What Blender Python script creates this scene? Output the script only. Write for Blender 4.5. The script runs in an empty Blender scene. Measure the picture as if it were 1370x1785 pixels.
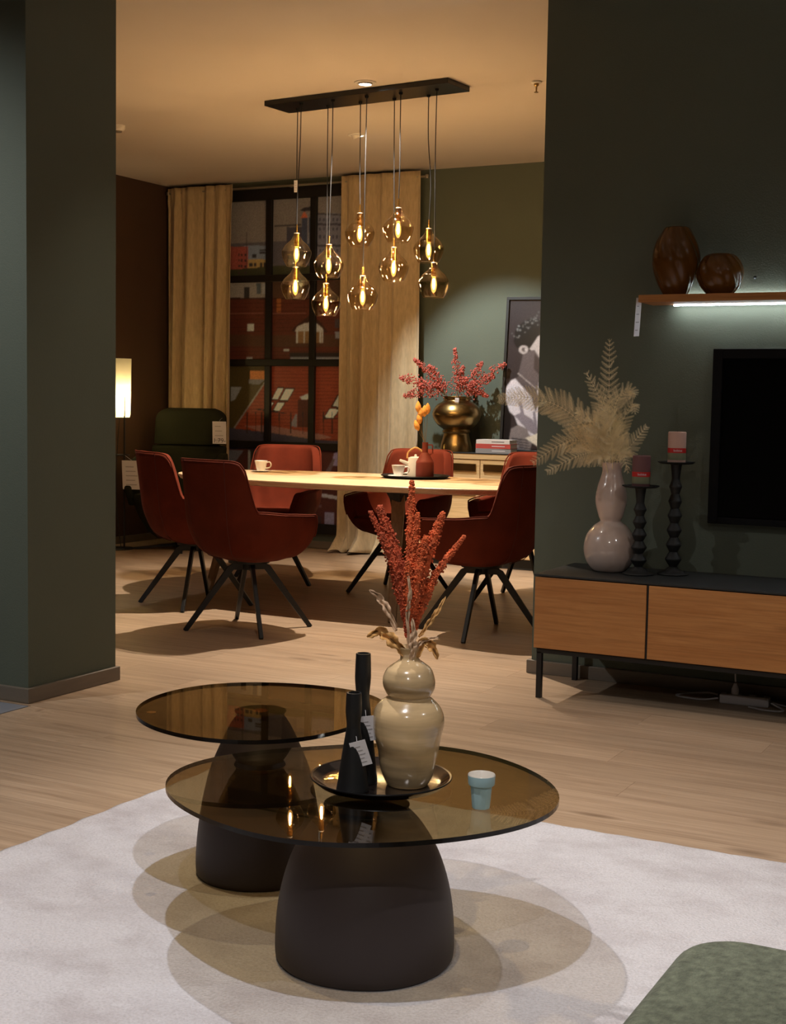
import bpy, bmesh, math, random
import numpy as np
from mathutils import Vector, Matrix

random.seed(7)
PI = math.pi
SC = bpy.context.scene
COL = SC.collection

# ------------------------------------------------------------------ camera
FPX, YAW, PITCH, ROLL, CAMZ = 2398.17, math.radians(27.7806), math.radians(4.6032), math.radians(-0.98316), 1.22
def camera_matrix():
    fwd = Vector((-math.sin(YAW)*math.cos(PITCH), math.cos(YAW)*math.cos(PITCH), -math.sin(PITCH)))
    right = Vector((math.cos(YAW), math.sin(YAW), 0))
    up = right.cross(fwd)
    r = right*math.cos(ROLL) - up*math.sin(ROLL)
    u = right*math.sin(ROLL) + up*math.cos(ROLL)
    m = Matrix((r, u, -fwd)).transposed().to_4x4()
    m.translation = Vector((0, 0, CAMZ))
    return m
cam = bpy.data.cameras.new('camera')
cam.sensor_fit = 'HORIZONTAL'; cam.sensor_width = 36.0
cam.lens = FPX*36.0/1370.0
cam.clip_start = 0.05; cam.clip_end = 60
camo = bpy.data.objects.new('camera', cam); COL.objects.link(camo)
camo.matrix_world = camera_matrix()
SC.camera = camo

# ------------------------------------------------------------------ world, exposure
w = bpy.data.worlds.new('world'); SC.world = w; w.use_nodes = True
w.node_tree.nodes['Background'].inputs[0].default_value = (0.5, 0.55, 0.6, 1)
w.node_tree.nodes['Background'].inputs[1].default_value = 0.02
SC.view_settings.view_transform = 'Standard'
SC.view_settings.look = 'None'
SC.view_settings.gamma = 1.0
SC.view_settings.use_curve_mapping = False
SC.view_settings.exposure = 0.3

CEIL = 3.015
# ceiling spotlights: position on ceiling, aim point, watts, cone degrees, blend, colour, visible fixture tilt
SPOTS = [
  ('downlight over table', (-3.88, 6.94), (-3.95, 7.00, 0.0), 400, 96, 0.45, (1.0, 0.86, 0.70)),
  ('gimbal to sideboard',  (-4.68, 8.27), (-4.00, 9.55, 0.75), 200, 62, 0.5, (0.90, 0.97, 0.98)),
  ('lounge left',          (-2.40, 3.10), (-1.75, 2.85, 0.0), 130, 70, 0.8, (1.0, 0.95, 0.92)),
  ('lounge front',         (-1.30, 1.70), (-1.35, 2.75, 0.0), 120, 70, 0.6, (1.0, 0.95, 0.93)),
  ('lounge right',         (-0.60, 4.05), (-0.95, 4.05, 0.0),  70, 70, 0.7, (1.0, 0.92, 0.84)),  # invented lamp out of view, brightens the floor by the television
  ('walkway',              (-3.10, 4.55), (-3.00, 4.85, 0.0),  34, 84, 1.0, (1.0, 0.90, 0.78)),
  ('hall left',            (-4.90, 2.30), (-4.30, 4.10, 1.0),  120, 80, 0.9, (0.95, 0.98, 1.0)),  # added unseen lamp, lightens the front face of the pillar
  ('lounge rear',          (-0.10, -0.30), (-0.40, 1.2, 0.0), 54, 120, 0.8, (1.0, 0.94, 0.88)),  # added unseen fill lamp, lifts the ambient level from behind the camera
  ('lounge far right',     (1.50, 2.60), (0.6, 3.4, 0.0), 48, 120, 0.8, (1.0, 0.94, 0.88)),  # added unseen wide fill lamp, lifts the ambient level from the right
]

# ------------------------------------------------------------------ helpers
def lin(c):
    return tuple((v/255/12.92) if v/255 <= 0.04045 else ((v/255+0.055)/1.055)**2.4 for v in c)

class NT:
    def __init__(s, name):
        s.m = bpy.data.materials.new(name); s.m.use_nodes = True
        s.t = s.m.node_tree; s.n = s.t.nodes; s.l = s.t.links
        s.b = s.n['Principled BSDF']; s.out = s.n['Material Output']
    def node(s, typ, **kw):
        nd = s.n.new(typ)
        for k, v in kw.items():
            if k in nd.inputs.keys(): nd.inputs[k].default_value = v
            else: setattr(nd, k, v)
        return nd
    def link(s, a, b): s.l.new(a, b)

def mat(name, col, rough=0.5, metal=0.0, var=0.0, vscale=8.0, bump=0.0, bscale=60.0, stretch=None, sheen=0.0, coat=0.0, trans=0.0, ior=None, spec=None, detail=4.0):
    """plain procedural material: base colour, optional noise variation and fine bump"""
    k = NT(name); b = k.b
    c = (*lin(col), 1)
    b.inputs['Base Color'].default_value = c
    b.inputs['Roughness'].default_value = rough; b.inputs['Metallic'].default_value = metal
    if sheen: b.inputs['Sheen Weight'].default_value = sheen; b.inputs['Sheen Roughness'].default_value = 0.4
    if coat: b.inputs['Coat Weight'].default_value = coat; b.inputs['Coat Roughness'].default_value = 0.06
    if trans: b.inputs['Transmission Weight'].default_value = trans
    if ior: b.inputs['IOR'].default_value = ior
    if spec is not None: b.inputs['Specular IOR Level'].default_value = spec
    tc = k.node('ShaderNodeTexCoord')
    src = tc.outputs['Object']
    if stretch:
        mp = k.node('ShaderNodeMapping'); mp.inputs['Scale'].default_value = stretch
        k.link(src, mp.inputs['Vector']); src = mp.outputs['Vector']
    nz = k.node('ShaderNodeTexNoise', Scale=vscale, Detail=detail)
    k.link(src, nz.inputs['Vector'])
    rp = k.node('ShaderNodeValToRGB')
    v = var if var else 0.03
    rp.color_ramp.elements[0].position = 0.3; rp.color_ramp.elements[1].position = 0.7
    rp.color_ramp.elements[0].color = tuple(x*(1-v) for x in c[:3])+(1,)
    rp.color_ramp.elements[1].color = tuple(min(1, x*(1+v)) for x in c[:3])+(1,)
    k.link(nz.outputs['Fac'], rp.inputs['Fac']); k.link(rp.outputs['Color'], b.inputs['Base Color'])
    if bump:
        n2 = k.node('ShaderNodeTexNoise', Scale=bscale, Detail=3.0); k.link(src, n2.inputs['Vector'])
        bp = k.node('ShaderNodeBump', Strength=bump, Distance=0.004)
        k.link(n2.outputs['Fac'], bp.inputs['Height']); k.link(bp.outputs['Normal'], b.inputs['Normal'])
    return k.m

def wood(name, c1, c2, rough=0.45, scale=(1, 14, 14), rnd=0.0, knots=False, bump=0.05):
    k = NT(name); b = k.b
    tc = k.node('ShaderNodeTexCoord'); oi = k.node('ShaderNodeObjectInfo')
    mul = k.node('ShaderNodeMath', operation='MULTIPLY'); mul.inputs[1].default_value = 57.0
    k.link(oi.outputs['Random'], mul.inputs[0])
    add = k.node('ShaderNodeVectorMath', operation='ADD')
    k.link(tc.outputs['Object'], add.inputs[0]); k.link(mul.outputs[0], add.inputs[1])
    mp = k.node('ShaderNodeMapping'); mp.inputs['Scale'].default_value = scale
    k.link(add.outputs[0], mp.inputs['Vector'])
    nz = k.node('ShaderNodeTexNoise', Scale=2.2, Detail=8.0, Roughness=0.62, Distortion=0.6)
    k.link(mp.outputs['Vector'], nz.inputs['Vector'])
    rp = k.node('ShaderNodeValToRGB'); e = rp.color_ramp.elements
    e[0].position = 0.28; e[0].color = (*lin(c1), 1); e[1].position = 0.72; e[1].color = (*lin(c2), 1)
    k.link(nz.outputs['Fac'], rp.inputs['Fac']); col = rp.outputs['Color']
    mf = k.node('ShaderNodeMapping'); mf.inputs['Scale'].default_value = tuple(1.3*v if v < 2 else 5.5*v for v in scale)
    k.link(add.outputs[0], mf.inputs['Vector'])
    nf = k.node('ShaderNodeTexNoise', Scale=2.0, Detail=5.0, Roughness=0.7); k.link(mf.outputs['Vector'], nf.inputs['Vector'])
    rf = k.node('ShaderNodeValToRGB'); rf.color_ramp.elements[0].position = 0.32; rf.color_ramp.elements[0].color = (0.74, 0.70, 0.67, 1); rf.color_ramp.elements[1].position = 0.56; rf.color_ramp.elements[1].color = (1.04, 1.04, 1.04, 1)
    k.link(nf.outputs['Fac'], rf.inputs['Fac'])
    mg = k.node('ShaderNodeMix', data_type='RGBA', blend_type='MULTIPLY'); mg.inputs[0].default_value = 0.85
    k.link(col, mg.inputs[6]); k.link(rf.outputs['Color'], mg.inputs[7]); col = mg.outputs[2]
    if knots:
        mk = k.node('ShaderNodeMapping'); mk.inputs['Scale'].default_value = (1.6, 5.5, 5.5)
        k.link(add.outputs[0], mk.inputs['Vector'])
        vo = k.node('ShaderNodeTexVoronoi', Scale=1.0); k.link(mk.outputs['Vector'], vo.inputs['Vector'])
        r2 = k.node('ShaderNodeValToRGB'); r2.color_ramp.elements[0].position = 0.03; r2.color_ramp.elements[0].color = (0.35, 0.3, 0.26, 1)
        r2.color_ramp.elements[1].position = 0.16; r2.color_ramp.elements[1].color = (1, 1, 1, 1)
        k.link(vo.outputs['Distance'], r2.inputs['Fac'])
        mx = k.node('ShaderNodeMix', data_type='RGBA', blend_type='MULTIPLY'); mx.inputs[0].default_value = 0.8
        k.link(col, mx.inputs[6]); k.link(r2.outputs['Color'], mx.inputs[7]); col = mx.outputs[2]
    if rnd:
        hs = k.node('ShaderNodeHueSaturation')
        mr = k.node('ShaderNodeMapRange'); mr.inputs['To Min'].default_value = 1-rnd; mr.inputs['To Max'].default_value = 1+rnd
        k.link(oi.outputs['Random'], mr.inputs['Value']); k.link(mr.outputs['Result'], hs.inputs['Value'])
        k.link(col, hs.inputs['Color']); col = hs.outputs['Color']
    k.link(col, b.inputs['Base Color']); b.inputs['Roughness'].default_value = rough
    bp = k.node('ShaderNodeBump', Strength=bump, Distance=0.002)
    k.link(nz.outputs['Fac'], bp.inputs['Height']); k.link(bp.outputs['Normal'], b.inputs['Normal'])
    return k.m

def thin_glass(name, tint, f0=0.04, rough=0.0, gloss=(1, 1, 1)):
    """thin tinted glass: straight-through transmission plus Schlick reflection"""
    k = NT(name); k.n.remove(k.b)
    tr = k.node('ShaderNodeBsdfTransparent', Color=(*tint, 1))
    gl = k.node('ShaderNodeBsdfGlossy', Color=(*gloss, 1), Roughness=rough)
    ge = k.node('ShaderNodeNewGeometry')
    d = k.node('ShaderNodeVectorMath', operation='DOT_PRODUCT')
    k.link(ge.outputs['Normal'], d.inputs[0]); k.link(ge.outputs['Incoming'], d.inputs[1])
    ab = k.node('ShaderNodeMath', operation='ABSOLUTE'); k.link(d.outputs['Value'], ab.inputs[0])
    om = k.node('ShaderNodeMath', operation='SUBTRACT'); om.inputs[0].default_value = 1.0; k.link(ab.outputs[0], om.inputs[1])
    pw = k.node('ShaderNodeMath', operation='POWER'); pw.inputs[1].default_value = 5.0; k.link(om.outputs[0], pw.inputs[0])
    ma = k.node('ShaderNodeMath', operation='MULTIPLY_ADD'); ma.inputs[1].default_value = 1-f0; ma.inputs[2].default_value = f0
    k.link(pw.outputs[0], ma.inputs[0])
    mx = k.node('ShaderNodeMixShader'); k.link(ma.outputs[0], mx.inputs[0]); k.link(tr.outputs[0], mx.inputs[1]); k.link(gl.outputs[0], mx.inputs[2])
    k.link(mx.outputs[0], k.out.inputs['Surface'])
    return k.m

def emit(name, col, strength):
    k = NT(name); k.n.remove(k.b)
    e = k.node('ShaderNodeEmission', Color=(*col, 1), Strength=strength); k.link(e.outputs[0], k.out.inputs['Surface'])
    return k.m

def painted(name, gain, rough):
    gain = Vector(gain)
    k = NT(name); a = k.node('ShaderNodeVertexColor'); a.layer_name = 'print'
    m = k.node('ShaderNodeVectorMath', operation='MULTIPLY'); m.inputs[1].default_value = gain
    k.link(a.outputs['Color'], m.inputs[0]); k.link(m.outputs[0], k.b.inputs['Base Color']); k.b.inputs['Roughness'].default_value = rough
    return k.m

# --- geometry collectors
class MB:
    """collects shapes and links them as one mesh object"""
    def __init__(s): s.v = []; s.f = []; s.mi = []
    def add(s, v, f, mi=0):
        o = len(s.v); s.v += [tuple(p) for p in v]; s.f += [tuple(i+o for i in q) for q in f]; s.mi += [mi]*len(f); return s
    def box(s, x0, x1, y0, y1, z0, z1, mi=0):
        v = [(x0,y0,z0),(x1,y0,z0),(x1,y1,z0),(x0,y1,z0),(x0,y0,z1),(x1,y0,z1),(x1,y1,z1),(x0,y1,z1)]
        return s.add(v, [(0,3,2,1),(4,5,6,7),(0,1,5,4),(1,2,6,5),(2,3,7,6),(3,0,4,7)], mi)
    def lathe(s, prof, n=40, c=(0,0,0), fn=None, mi=0, cap=True):
        v = []; f = []
        for r, z in prof:
            for i in range(n):
                a = 2*PI*i/n; rr = fn(r, z, a) if fn else r
                v.append((c[0]+rr*math.cos(a), c[1]+rr*math.sin(a), c[2]+z))
        m = len(prof)
        for j in range(m-1):
            for i in range(n):
                k = (i+1) % n; f.append((j*n+i, j*n+k, (j+1)*n+k, (j+1)*n+i))
        if cap: f.append(tuple(range(n-1, -1, -1))); f.append(tuple((m-1)*n+i for i in range(n)))
        return s.add(v, f, mi)
    def tube(s, pts, r, n=8, mi=0, closed=False):
        P = [Vector(p) for p in pts]; m = len(P); rs = r if isinstance(r, (list, tuple)) else [r]*m
        v = []; f = []; prev = None
        for j in range(m):
            if closed: t = P[(j+1) % m]-P[j-1]
            else: t = P[min(j+1, m-1)]-P[max(j-1, 0)]
            t = t.normalized() if t.length > 1e-9 else Vector((0,0,1))
            if prev is None: a = t.orthogonal().normalized()
            else:
                a = prev - t*prev.dot(t); a = a.normalized() if a.length > 1e-6 else t.orthogonal().normalized()
            prev = a; b = t.cross(a)
            for i in range(n):
                q = 2*PI*i/n; v.append(P[j]+(a*math.cos(q)+b*math.sin(q))*rs[j])
        for j in range(m if closed else m-1):
            j2 = (j+1) % m
            for i in range(n):
                k = (i+1) % n; f.append((j*n+i, j*n+k, j2*n+k, j2*n+i))
        if not closed: f.append(tuple(range(n-1,-1,-1))); f.append(tuple((m-1)*n+i for i in range(n)))
        return s.add(v, f, mi)
    def bar(s, pts, wd, th, up=(0,0,1), mi=0):
        """rectangular section swept along a polyline"""
        P = [Vector(p) for p in pts]; m = len(P); v = []; f = []
        for j in range(m):
            t = (P[min(j+1, m-1)]-P[max(j-1, 0)]).normalized()
            sd = t.cross(Vector(up)); sd = sd.normalized() if sd.length > 1e-6 else Vector((1,0,0))
            nn = sd.cross(t).normalized()
            w2 = (wd[j] if isinstance(wd, (list, tuple)) else wd)/2; h2 = (th[j] if isinstance(th, (list, tuple)) else th)/2
            for a, b in ((-1,-1),(1,-1),(1,1),(-1,1)): v.append(P[j]+sd*a*w2+nn*b*h2)
        for j in range(m-1):
            for i in range(4):
                k = (i+1) % 4; f.append((j*4+i, j*4+k, (j+1)*4+k, (j+1)*4+i))
        f.append((3,2,1,0)); f.append(tuple((m-1)*4+i for i in range(4)))
        return s.add(v, f, mi)
    def grid(s, fn, nu, nv, mi=0, wrap=False):
        v = [fn(i/(nu if wrap else nu-1), j/(nv-1)) for j in range(nv) for i in range(nu)]
        f = []
        for j in range(nv-1):
            for i in range(nu if wrap else nu-1):
                k = (i+1) % nu; f.append((j*nu+i, j*nu+k, (j+1)*nu+k, (j+1)*nu+i))
        return s.add(v, f, mi)
    def prism(s, out, z0, z1, mi=0, side=None):
        n = len(out); v = [(x,y,z0) for x,y in out]+[(x,y,z1) for x,y in out]
        s.add(v, [tuple(range(n-1,-1,-1)), tuple(range(n,2*n))], mi)
        return s.add(v, [(i,(i+1)%n,n+(i+1)%n,n+i) for i in range(n)], mi if side is None else side)
    def ball(s, c, r, mi=0, squash=(1,1,1)):
        t = (1+5**0.5)/2; q = [(-1,t,0),(1,t,0),(-1,-t,0),(1,-t,0),(0,-1,t),(0,1,t),(0,-1,-t),(0,1,-t),(t,0,-1),(t,0,1),(-t,0,-1),(-t,0,1)]
        L = (1+t*t)**0.5
        fs = [(0,11,5),(0,5,1),(0,1,7),(0,7,10),(0,10,11),(1,5,9),(5,11,4),(11,10,2),(10,7,6),(7,1,8),(3,9,4),(3,4,2),(3,2,6),(3,6,8),(3,8,9),(4,9,5),(2,4,11),(6,2,10),(8,6,7),(9,8,1)]
        return s.add([(c[0]+x/L*r*squash[0], c[1]+y/L*r*squash[1], c[2]+z/L*r*squash[2]) for x,y,z in q], fs, mi)
    def mesh(s, name, mats, smooth=False, bevel=0.0, segs=2):
        me = bpy.data.meshes.new(name); me.from_pydata(s.v, [], s.f)
        for m in (mats if isinstance(mats, (list, tuple)) else [mats]): me.materials.append(m)
        me.polygons.foreach_set('material_index', s.mi)
        if bevel:
            bm = bmesh.new(); bm.from_mesh(me); bmesh.ops.remove_doubles(bm, verts=bm.verts, dist=1e-5)
            ed = [e for e in bm.edges if len(e.link_faces) == 2 and e.calc_face_angle(0) > 0.6]
            bmesh.ops.bevel(bm, geom=ed, offset=bevel, segments=segs, affect='EDGES', profile=0.5, clamp_overlap=True)
            bm.to_mesh(me); bm.free()
        bm = bmesh.new(); bm.from_mesh(me); bmesh.ops.recalc_face_normals(bm, faces=bm.faces); bm.to_mesh(me); bm.free()
        if smooth:
            me.polygons.foreach_set('use_smooth', [True]*len(me.polygons))
            if hasattr(me, 'set_sharp_from_angle'): me.set_sharp_from_angle(angle=math.radians(40 if smooth is True else smooth))
        me.update(); return me
    def build(s, name, mats, parent=None, smooth=False, bevel=0.0, segs=2):
        return link(name, s.mesh(name, mats, smooth, bevel, segs), parent)

def link(name, me, parent=None):
    o = bpy.data.objects.new(name, me); COL.objects.link(o)
    if parent is not None: o.parent = parent
    return o
def tag(o, label, cat, group=None, kind=None):
    o['label'] = label; o['category'] = cat
    if group: o['group'] = group
    if kind: o['kind'] = kind
    return o
def thing(name, label, cat, loc=(0,0,0), rz=0.0, group=None):
    o = bpy.data.objects.new(name, None); COL.objects.link(o); o.empty_display_size = 0.05
    o.location = loc; o.rotation_euler = (0,0,rz); return tag(o, label, cat, group)
def struct(o, label=None):
    o['kind'] = 'structure'
    if label: o['label'] = label
    return o
def copy_tree(o, parent=None):
    c = o.copy(); COL.objects.link(c); c.parent = parent
    for ch in list(o.children): copy_tree(ch, c)
    return c
def spline(pts, n=8, closed=False):
    P = [Vector(p) for p in pts]; m = len(P); out = []
    for i in range(m if closed else m-1):
        g = (lambda k: P[k % m]) if closed else (lambda k: P[max(0, min(m-1, k))])
        p0, p1, p2, p3 = g(i-1), g(i), g(i+1), g(i+2)
        for j in range(n):
            t = j/n; out.append(0.5*((2*p1)+(p2-p0)*t+(2*p0-5*p1+4*p2-p3)*t*t+(3*p1-p0-3*p2+p3)*t**3))
    if not closed: out.append(P[-1].copy())
    return out
def smooth01(t): t = max(0.0, min(1.0, t)); return t*t*(3-2*t)
def prof(pts, n=6): return [(max(p.x, 0.0005), p.y) for p in spline([(r, z, 0) for r, z in pts], n)]
def text_mesh(body, size):
    cu = bpy.data.curves.new('lettering', 'FONT'); cu.body = body; cu.size = size; cu.align_x = 'CENTER'; cu.align_y = 'CENTER'
    ob = bpy.data.objects.new('lettering', cu); COL.objects.link(ob)
    me = bpy.data.meshes.new_from_object(ob.evaluated_get(bpy.context.evaluated_depsgraph_get()))
    bpy.data.objects.remove(ob); bpy.data.curves.remove(cu); return me

# camera-facing horizontal direction is only used as a convenient sideways axis for bouquets
SIDE = Vector((0.884, 0.467, 0.0)); TOWARD = Vector((0.467, -0.884, 0.0))
MURAL_SHAPES=[([-1.414,3.164,1.415,2.991,1.433,2.156,-1.411,2.228],(104,88,80)),
([-1.412,2.549,-0.334,2.514,0.061,2.517,0.391,2.468,1.427,2.447,1.434,2.112,-1.411,2.178],(72,62,64)),
([-0.362,2.496,-0.078,2.485,-0.076,2.354,-0.361,2.363],(98,98,108)),
([-1.412,2.525,-0.362,2.486,-0.359,2.201,-1.411,2.228],(118,56,46)),
([-0.478,2.49,-0.322,2.485,-0.319,2.215,-0.475,2.219],(128,58,48)),
([-0.321,2.381,-0.077,2.373,-0.075,2.283,-0.32,2.29],(136,104,62)),
([-0.476,2.3,-0.274,2.308,-0.076,2.316,0.175,2.327,0.394,2.293,1.431,2.245,1.433,2.147,-1.411,2.218],(48,44,28)),
([-0.276,2.422,-0.236,2.42,-0.235,2.392,-0.275,2.393],(40,34,36)),
([-0.208,2.457,-0.128,2.454,-0.128,2.442,-0.207,2.445],(40,34,36)),
([-0.207,2.438,-0.128,2.435,-0.128,2.421,-0.207,2.424],(40,34,36)),
([-0.309,2.352,-0.269,2.351,-0.269,2.317,-0.309,2.319],(40,34,36)),
([-0.258,2.35,-0.238,2.35,-0.237,2.316,-0.257,2.317],(40,34,36)),
([-0.201,2.348,-0.178,2.348,-0.178,2.315,-0.2,2.315],(40,34,36)),
([-0.161,2.347,-0.138,2.346,-0.138,2.314,-0.161,2.314],(40,34,36)),
([-0.419,2.431,-0.402,2.431,-0.402,2.412,-0.419,2.412],(52,34,34)),
([-0.419,2.384,-0.402,2.383,-0.401,2.364,-0.419,2.365],(52,34,34)),
([-0.418,2.336,-0.401,2.336,-0.401,2.317,-0.418,2.317],(52,34,34)),
([-0.418,2.279,-0.401,2.279,-0.4,2.259,-0.418,2.26],(52,34,34)),
([-0.39,2.43,-0.373,2.43,-0.373,2.411,-0.39,2.411],(52,34,34)),
([-0.39,2.383,-0.373,2.382,-0.373,2.363,-0.39,2.364],(52,34,34)),
([-0.39,2.335,-0.372,2.335,-0.372,2.316,-0.389,2.316],(52,34,34)),
([-0.389,2.278,-0.372,2.278,-0.371,2.259,-0.389,2.259],(52,34,34)),
([-0.356,2.429,-0.339,2.429,-0.338,2.41,-0.356,2.41],(52,34,34)),
([-0.355,2.382,-0.338,2.381,-0.338,2.362,-0.355,2.363],(52,34,34)),
([-0.355,2.334,-0.338,2.334,-0.337,2.315,-0.355,2.315],(52,34,34)),
([-0.354,2.277,-0.337,2.277,-0.337,2.258,-0.354,2.258],(52,34,34)),
([-0.339,2.608,-0.333,2.608,-0.329,2.248,-0.335,2.248],(50,42,42)),
([0.06,2.629,0.204,2.623,0.208,2.336,0.064,2.34],(54,48,54)),
([0.203,2.701,0.306,2.697,0.311,2.406,0.207,2.41],(52,52,64)),
([0.192,2.697,0.224,2.751,0.268,2.694],(158,76,50)),
([0.18,2.758,0.223,2.779,0.31,2.788,0.311,2.756,0.224,2.747],(40,34,38)),
([0.257,2.74,0.27,2.74,0.274,2.486,0.26,2.487],(112,100,100)),
([-0.063,2.648,0.198,2.646,0.198,2.637,-0.063,2.637],(42,36,38)),
([0.333,2.727,0.812,2.705,0.819,2.298,0.339,2.313],(96,86,92)),
([0.349,2.731,0.441,2.722,0.602,2.706,0.602,2.697,0.35,2.718],(44,38,42)),
([0.334,2.649,0.813,2.628,0.814,2.61,0.335,2.631],(52,46,52)),
([0.337,2.479,0.816,2.461,0.817,2.443,0.337,2.461],(52,46,52)),
([0.366,2.689,0.385,2.688,0.386,2.661,0.367,2.662],(60,54,62)),
([0.404,2.687,0.423,2.687,0.423,2.659,0.404,2.66],(60,54,62)),
([0.447,2.686,0.466,2.685,0.466,2.657,0.448,2.658],(60,54,62)),
([0.49,2.684,0.509,2.683,0.509,2.655,0.49,2.656],(60,54,62)),
([0.528,2.682,0.546,2.681,0.547,2.654,0.528,2.654],(60,54,62)),
([0.57,2.68,0.589,2.679,0.589,2.652,0.571,2.653],(60,54,62)),
([0.613,2.678,0.631,2.677,0.632,2.65,0.613,2.651],(60,54,62)),
([0.367,2.616,0.386,2.615,0.387,2.587,0.368,2.588],(60,54,62)),
([0.405,2.614,0.424,2.613,0.424,2.586,0.406,2.587],(60,54,62)),
([0.448,2.612,0.467,2.611,0.467,2.584,0.449,2.585],(60,54,62)),
([0.491,2.61,0.51,2.61,0.51,2.582,0.492,2.583],(60,54,62)),
([0.529,2.609,0.547,2.608,0.548,2.581,0.529,2.581],(60,54,62)),
([0.571,2.607,0.59,2.606,0.59,2.579,0.572,2.58],(60,54,62)),
([0.614,2.605,0.632,2.604,0.633,2.577,0.614,2.578],(60,54,62)),
([0.368,2.551,0.387,2.551,0.388,2.523,0.369,2.524],(60,54,62)),
([0.406,2.55,0.425,2.549,0.425,2.522,0.407,2.522],(60,54,62)),
([0.449,2.548,0.468,2.547,0.468,2.52,0.45,2.521],(60,54,62)),
([0.492,2.546,0.511,2.546,0.511,2.518,0.493,2.519],(60,54,62)),
([0.53,2.545,0.548,2.544,0.549,2.517,0.53,2.518],(60,54,62)),
([0.572,2.543,0.591,2.542,0.591,2.515,0.573,2.516],(60,54,62)),
([0.615,2.542,0.634,2.541,0.634,2.513,0.615,2.514],(60,54,62)),
([0.37,2.441,0.389,2.44,0.389,2.413,0.37,2.413],(60,54,62)),
([0.408,2.44,0.427,2.439,0.427,2.411,0.408,2.412],(60,54,62)),
([0.451,2.438,0.47,2.438,0.47,2.41,0.451,2.411],(60,54,62)),
([0.494,2.437,0.513,2.436,0.513,2.409,0.494,2.409],(60,54,62)),
([0.531,2.435,0.55,2.435,0.551,2.407,0.532,2.408],(60,54,62)),
([0.574,2.434,0.593,2.433,0.593,2.406,0.575,2.406],(60,54,62)),
([0.617,2.432,0.635,2.432,0.636,2.404,0.617,2.405],(60,54,62)),
([-1.411,2.238,1.433,2.165,1.448,1.491,-1.409,1.48],(72,30,20)),
([-0.504,2.195,-0.114,2.186,-0.112,2.054,-0.503,2.061],(116,100,90)),
([-0.359,2.154,-0.301,2.152,-0.3,2.057,-0.358,2.058],(40,34,32)),
([-0.233,2.179,-0.187,2.178,-0.186,2.088,-0.232,2.089],(66,66,66)),
([-0.176,2.178,-0.125,2.177,-0.124,2.092,-0.175,2.093],(128,116,110)),
([-0.114,2.195,0.716,2.174,0.719,2.038,-0.112,2.054],(64,40,28)),
([-1.41,2.084,1.436,2.028,1.436,2.015,-1.41,2.069],(44,22,16)),
([-0.033,2.052,0.012,2.051,0.013,1.934,-0.032,1.934],(124,66,30)),
([-1.41,2.039,1.437,1.988,1.437,1.984,-1.41,2.034],(56,22,15)),
([-1.41,2.004,1.437,1.957,1.438,1.953,-1.41,1.999],(56,22,15)),
([-1.41,1.969,1.438,1.926,1.438,1.922,-1.41,1.965],(56,22,15)),
([-1.41,1.935,1.439,1.895,1.439,1.891,-1.41,1.93],(56,22,15)),
([-1.41,1.9,1.439,1.864,1.44,1.86,-1.41,1.895],(56,22,15)),
([-1.41,1.865,1.44,1.833,1.44,1.829,-1.41,1.86],(56,22,15)),
([-1.41,1.83,1.441,1.802,1.441,1.798,-1.41,1.825],(56,22,15)),
([-1.41,1.795,1.442,1.771,1.442,1.767,-1.41,1.79],(56,22,15)),
([-1.409,1.76,1.442,1.74,1.442,1.735,-1.409,1.755],(56,22,15)),
([-1.409,1.725,1.443,1.709,1.443,1.704,-1.409,1.72],(56,22,15)),
([-1.409,1.69,1.444,1.678,1.444,1.673,-1.409,1.685],(56,22,15)),
([-1.409,1.655,1.444,1.647,1.444,1.642,-1.409,1.65],(56,22,15)),
([-1.409,1.62,1.445,1.615,1.445,1.611,-1.409,1.615],(56,22,15)),
([-1.409,1.585,1.446,1.584,1.446,1.58,-1.409,1.58],(56,22,15)),
([-1.409,1.55,1.446,1.553,1.446,1.549,-1.409,1.545],(56,22,15)),
([-1.409,1.76,1.442,1.74,1.444,1.651,-1.409,1.66],(64,38,24)),
([-1.41,1.95,0.318,1.925,0.318,1.92,-1.41,1.945],(110,70,50)),
([-0.321,1.843,-0.252,1.842,-0.252,1.785,-0.321,1.786],(158,146,132)),
([-0.324,1.571,-0.266,1.571,-0.266,1.542,-0.324,1.542],(120,108,100)),
([0.039,1.637,0.095,1.637,0.095,1.618,0.039,1.618],(150,138,126)),
([0.115,1.787,0.17,1.833,0.296,1.911,0.4,1.849,0.467,1.765,0.434,1.766,0.297,1.86,0.149,1.768],(44,22,16)),
([0.149,1.777,0.171,1.819,0.236,1.842,0.297,1.851,0.363,1.836,0.412,1.803,0.423,1.775],(150,136,126)),
([0.166,1.777,0.412,1.775,0.414,1.682,0.167,1.683],(104,72,44)),
([0.163,1.787,0.177,1.786,0.178,1.683,0.164,1.683],(150,136,126)),
([0.232,1.786,0.246,1.786,0.247,1.683,0.233,1.683],(150,136,126)),
([0.314,1.785,0.328,1.785,0.329,1.683,0.316,1.683],(150,136,126)),
([0.385,1.785,0.399,1.784,0.4,1.682,0.387,1.682],(150,136,126)),
([0.407,1.784,0.42,1.784,0.422,1.682,0.408,1.682],(150,136,126)),
([0.53,1.876,0.583,1.875,0.584,1.801,0.531,1.802],(58,44,42)),
([0.531,1.774,0.585,1.774,0.586,1.718,0.532,1.719],(110,100,100)),
([0.107,1.571,0.62,1.571,0.621,1.543,0.108,1.542],(108,100,100)),
([0.101,1.604,0.62,1.603,0.62,1.571,0.102,1.571],(34,24,22)),
([-1.409,1.51,1.447,1.518,1.462,0.842,-1.406,0.751],(116,46,28)),
([-1.409,1.48,1.448,1.491,1.448,1.485,-1.408,1.474],(88,32,20)),
([-1.408,1.45,1.448,1.464,1.448,1.459,-1.408,1.444],(88,32,20)),
([-1.408,1.42,1.449,1.437,1.449,1.432,-1.408,1.414],(88,32,20)),
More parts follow.
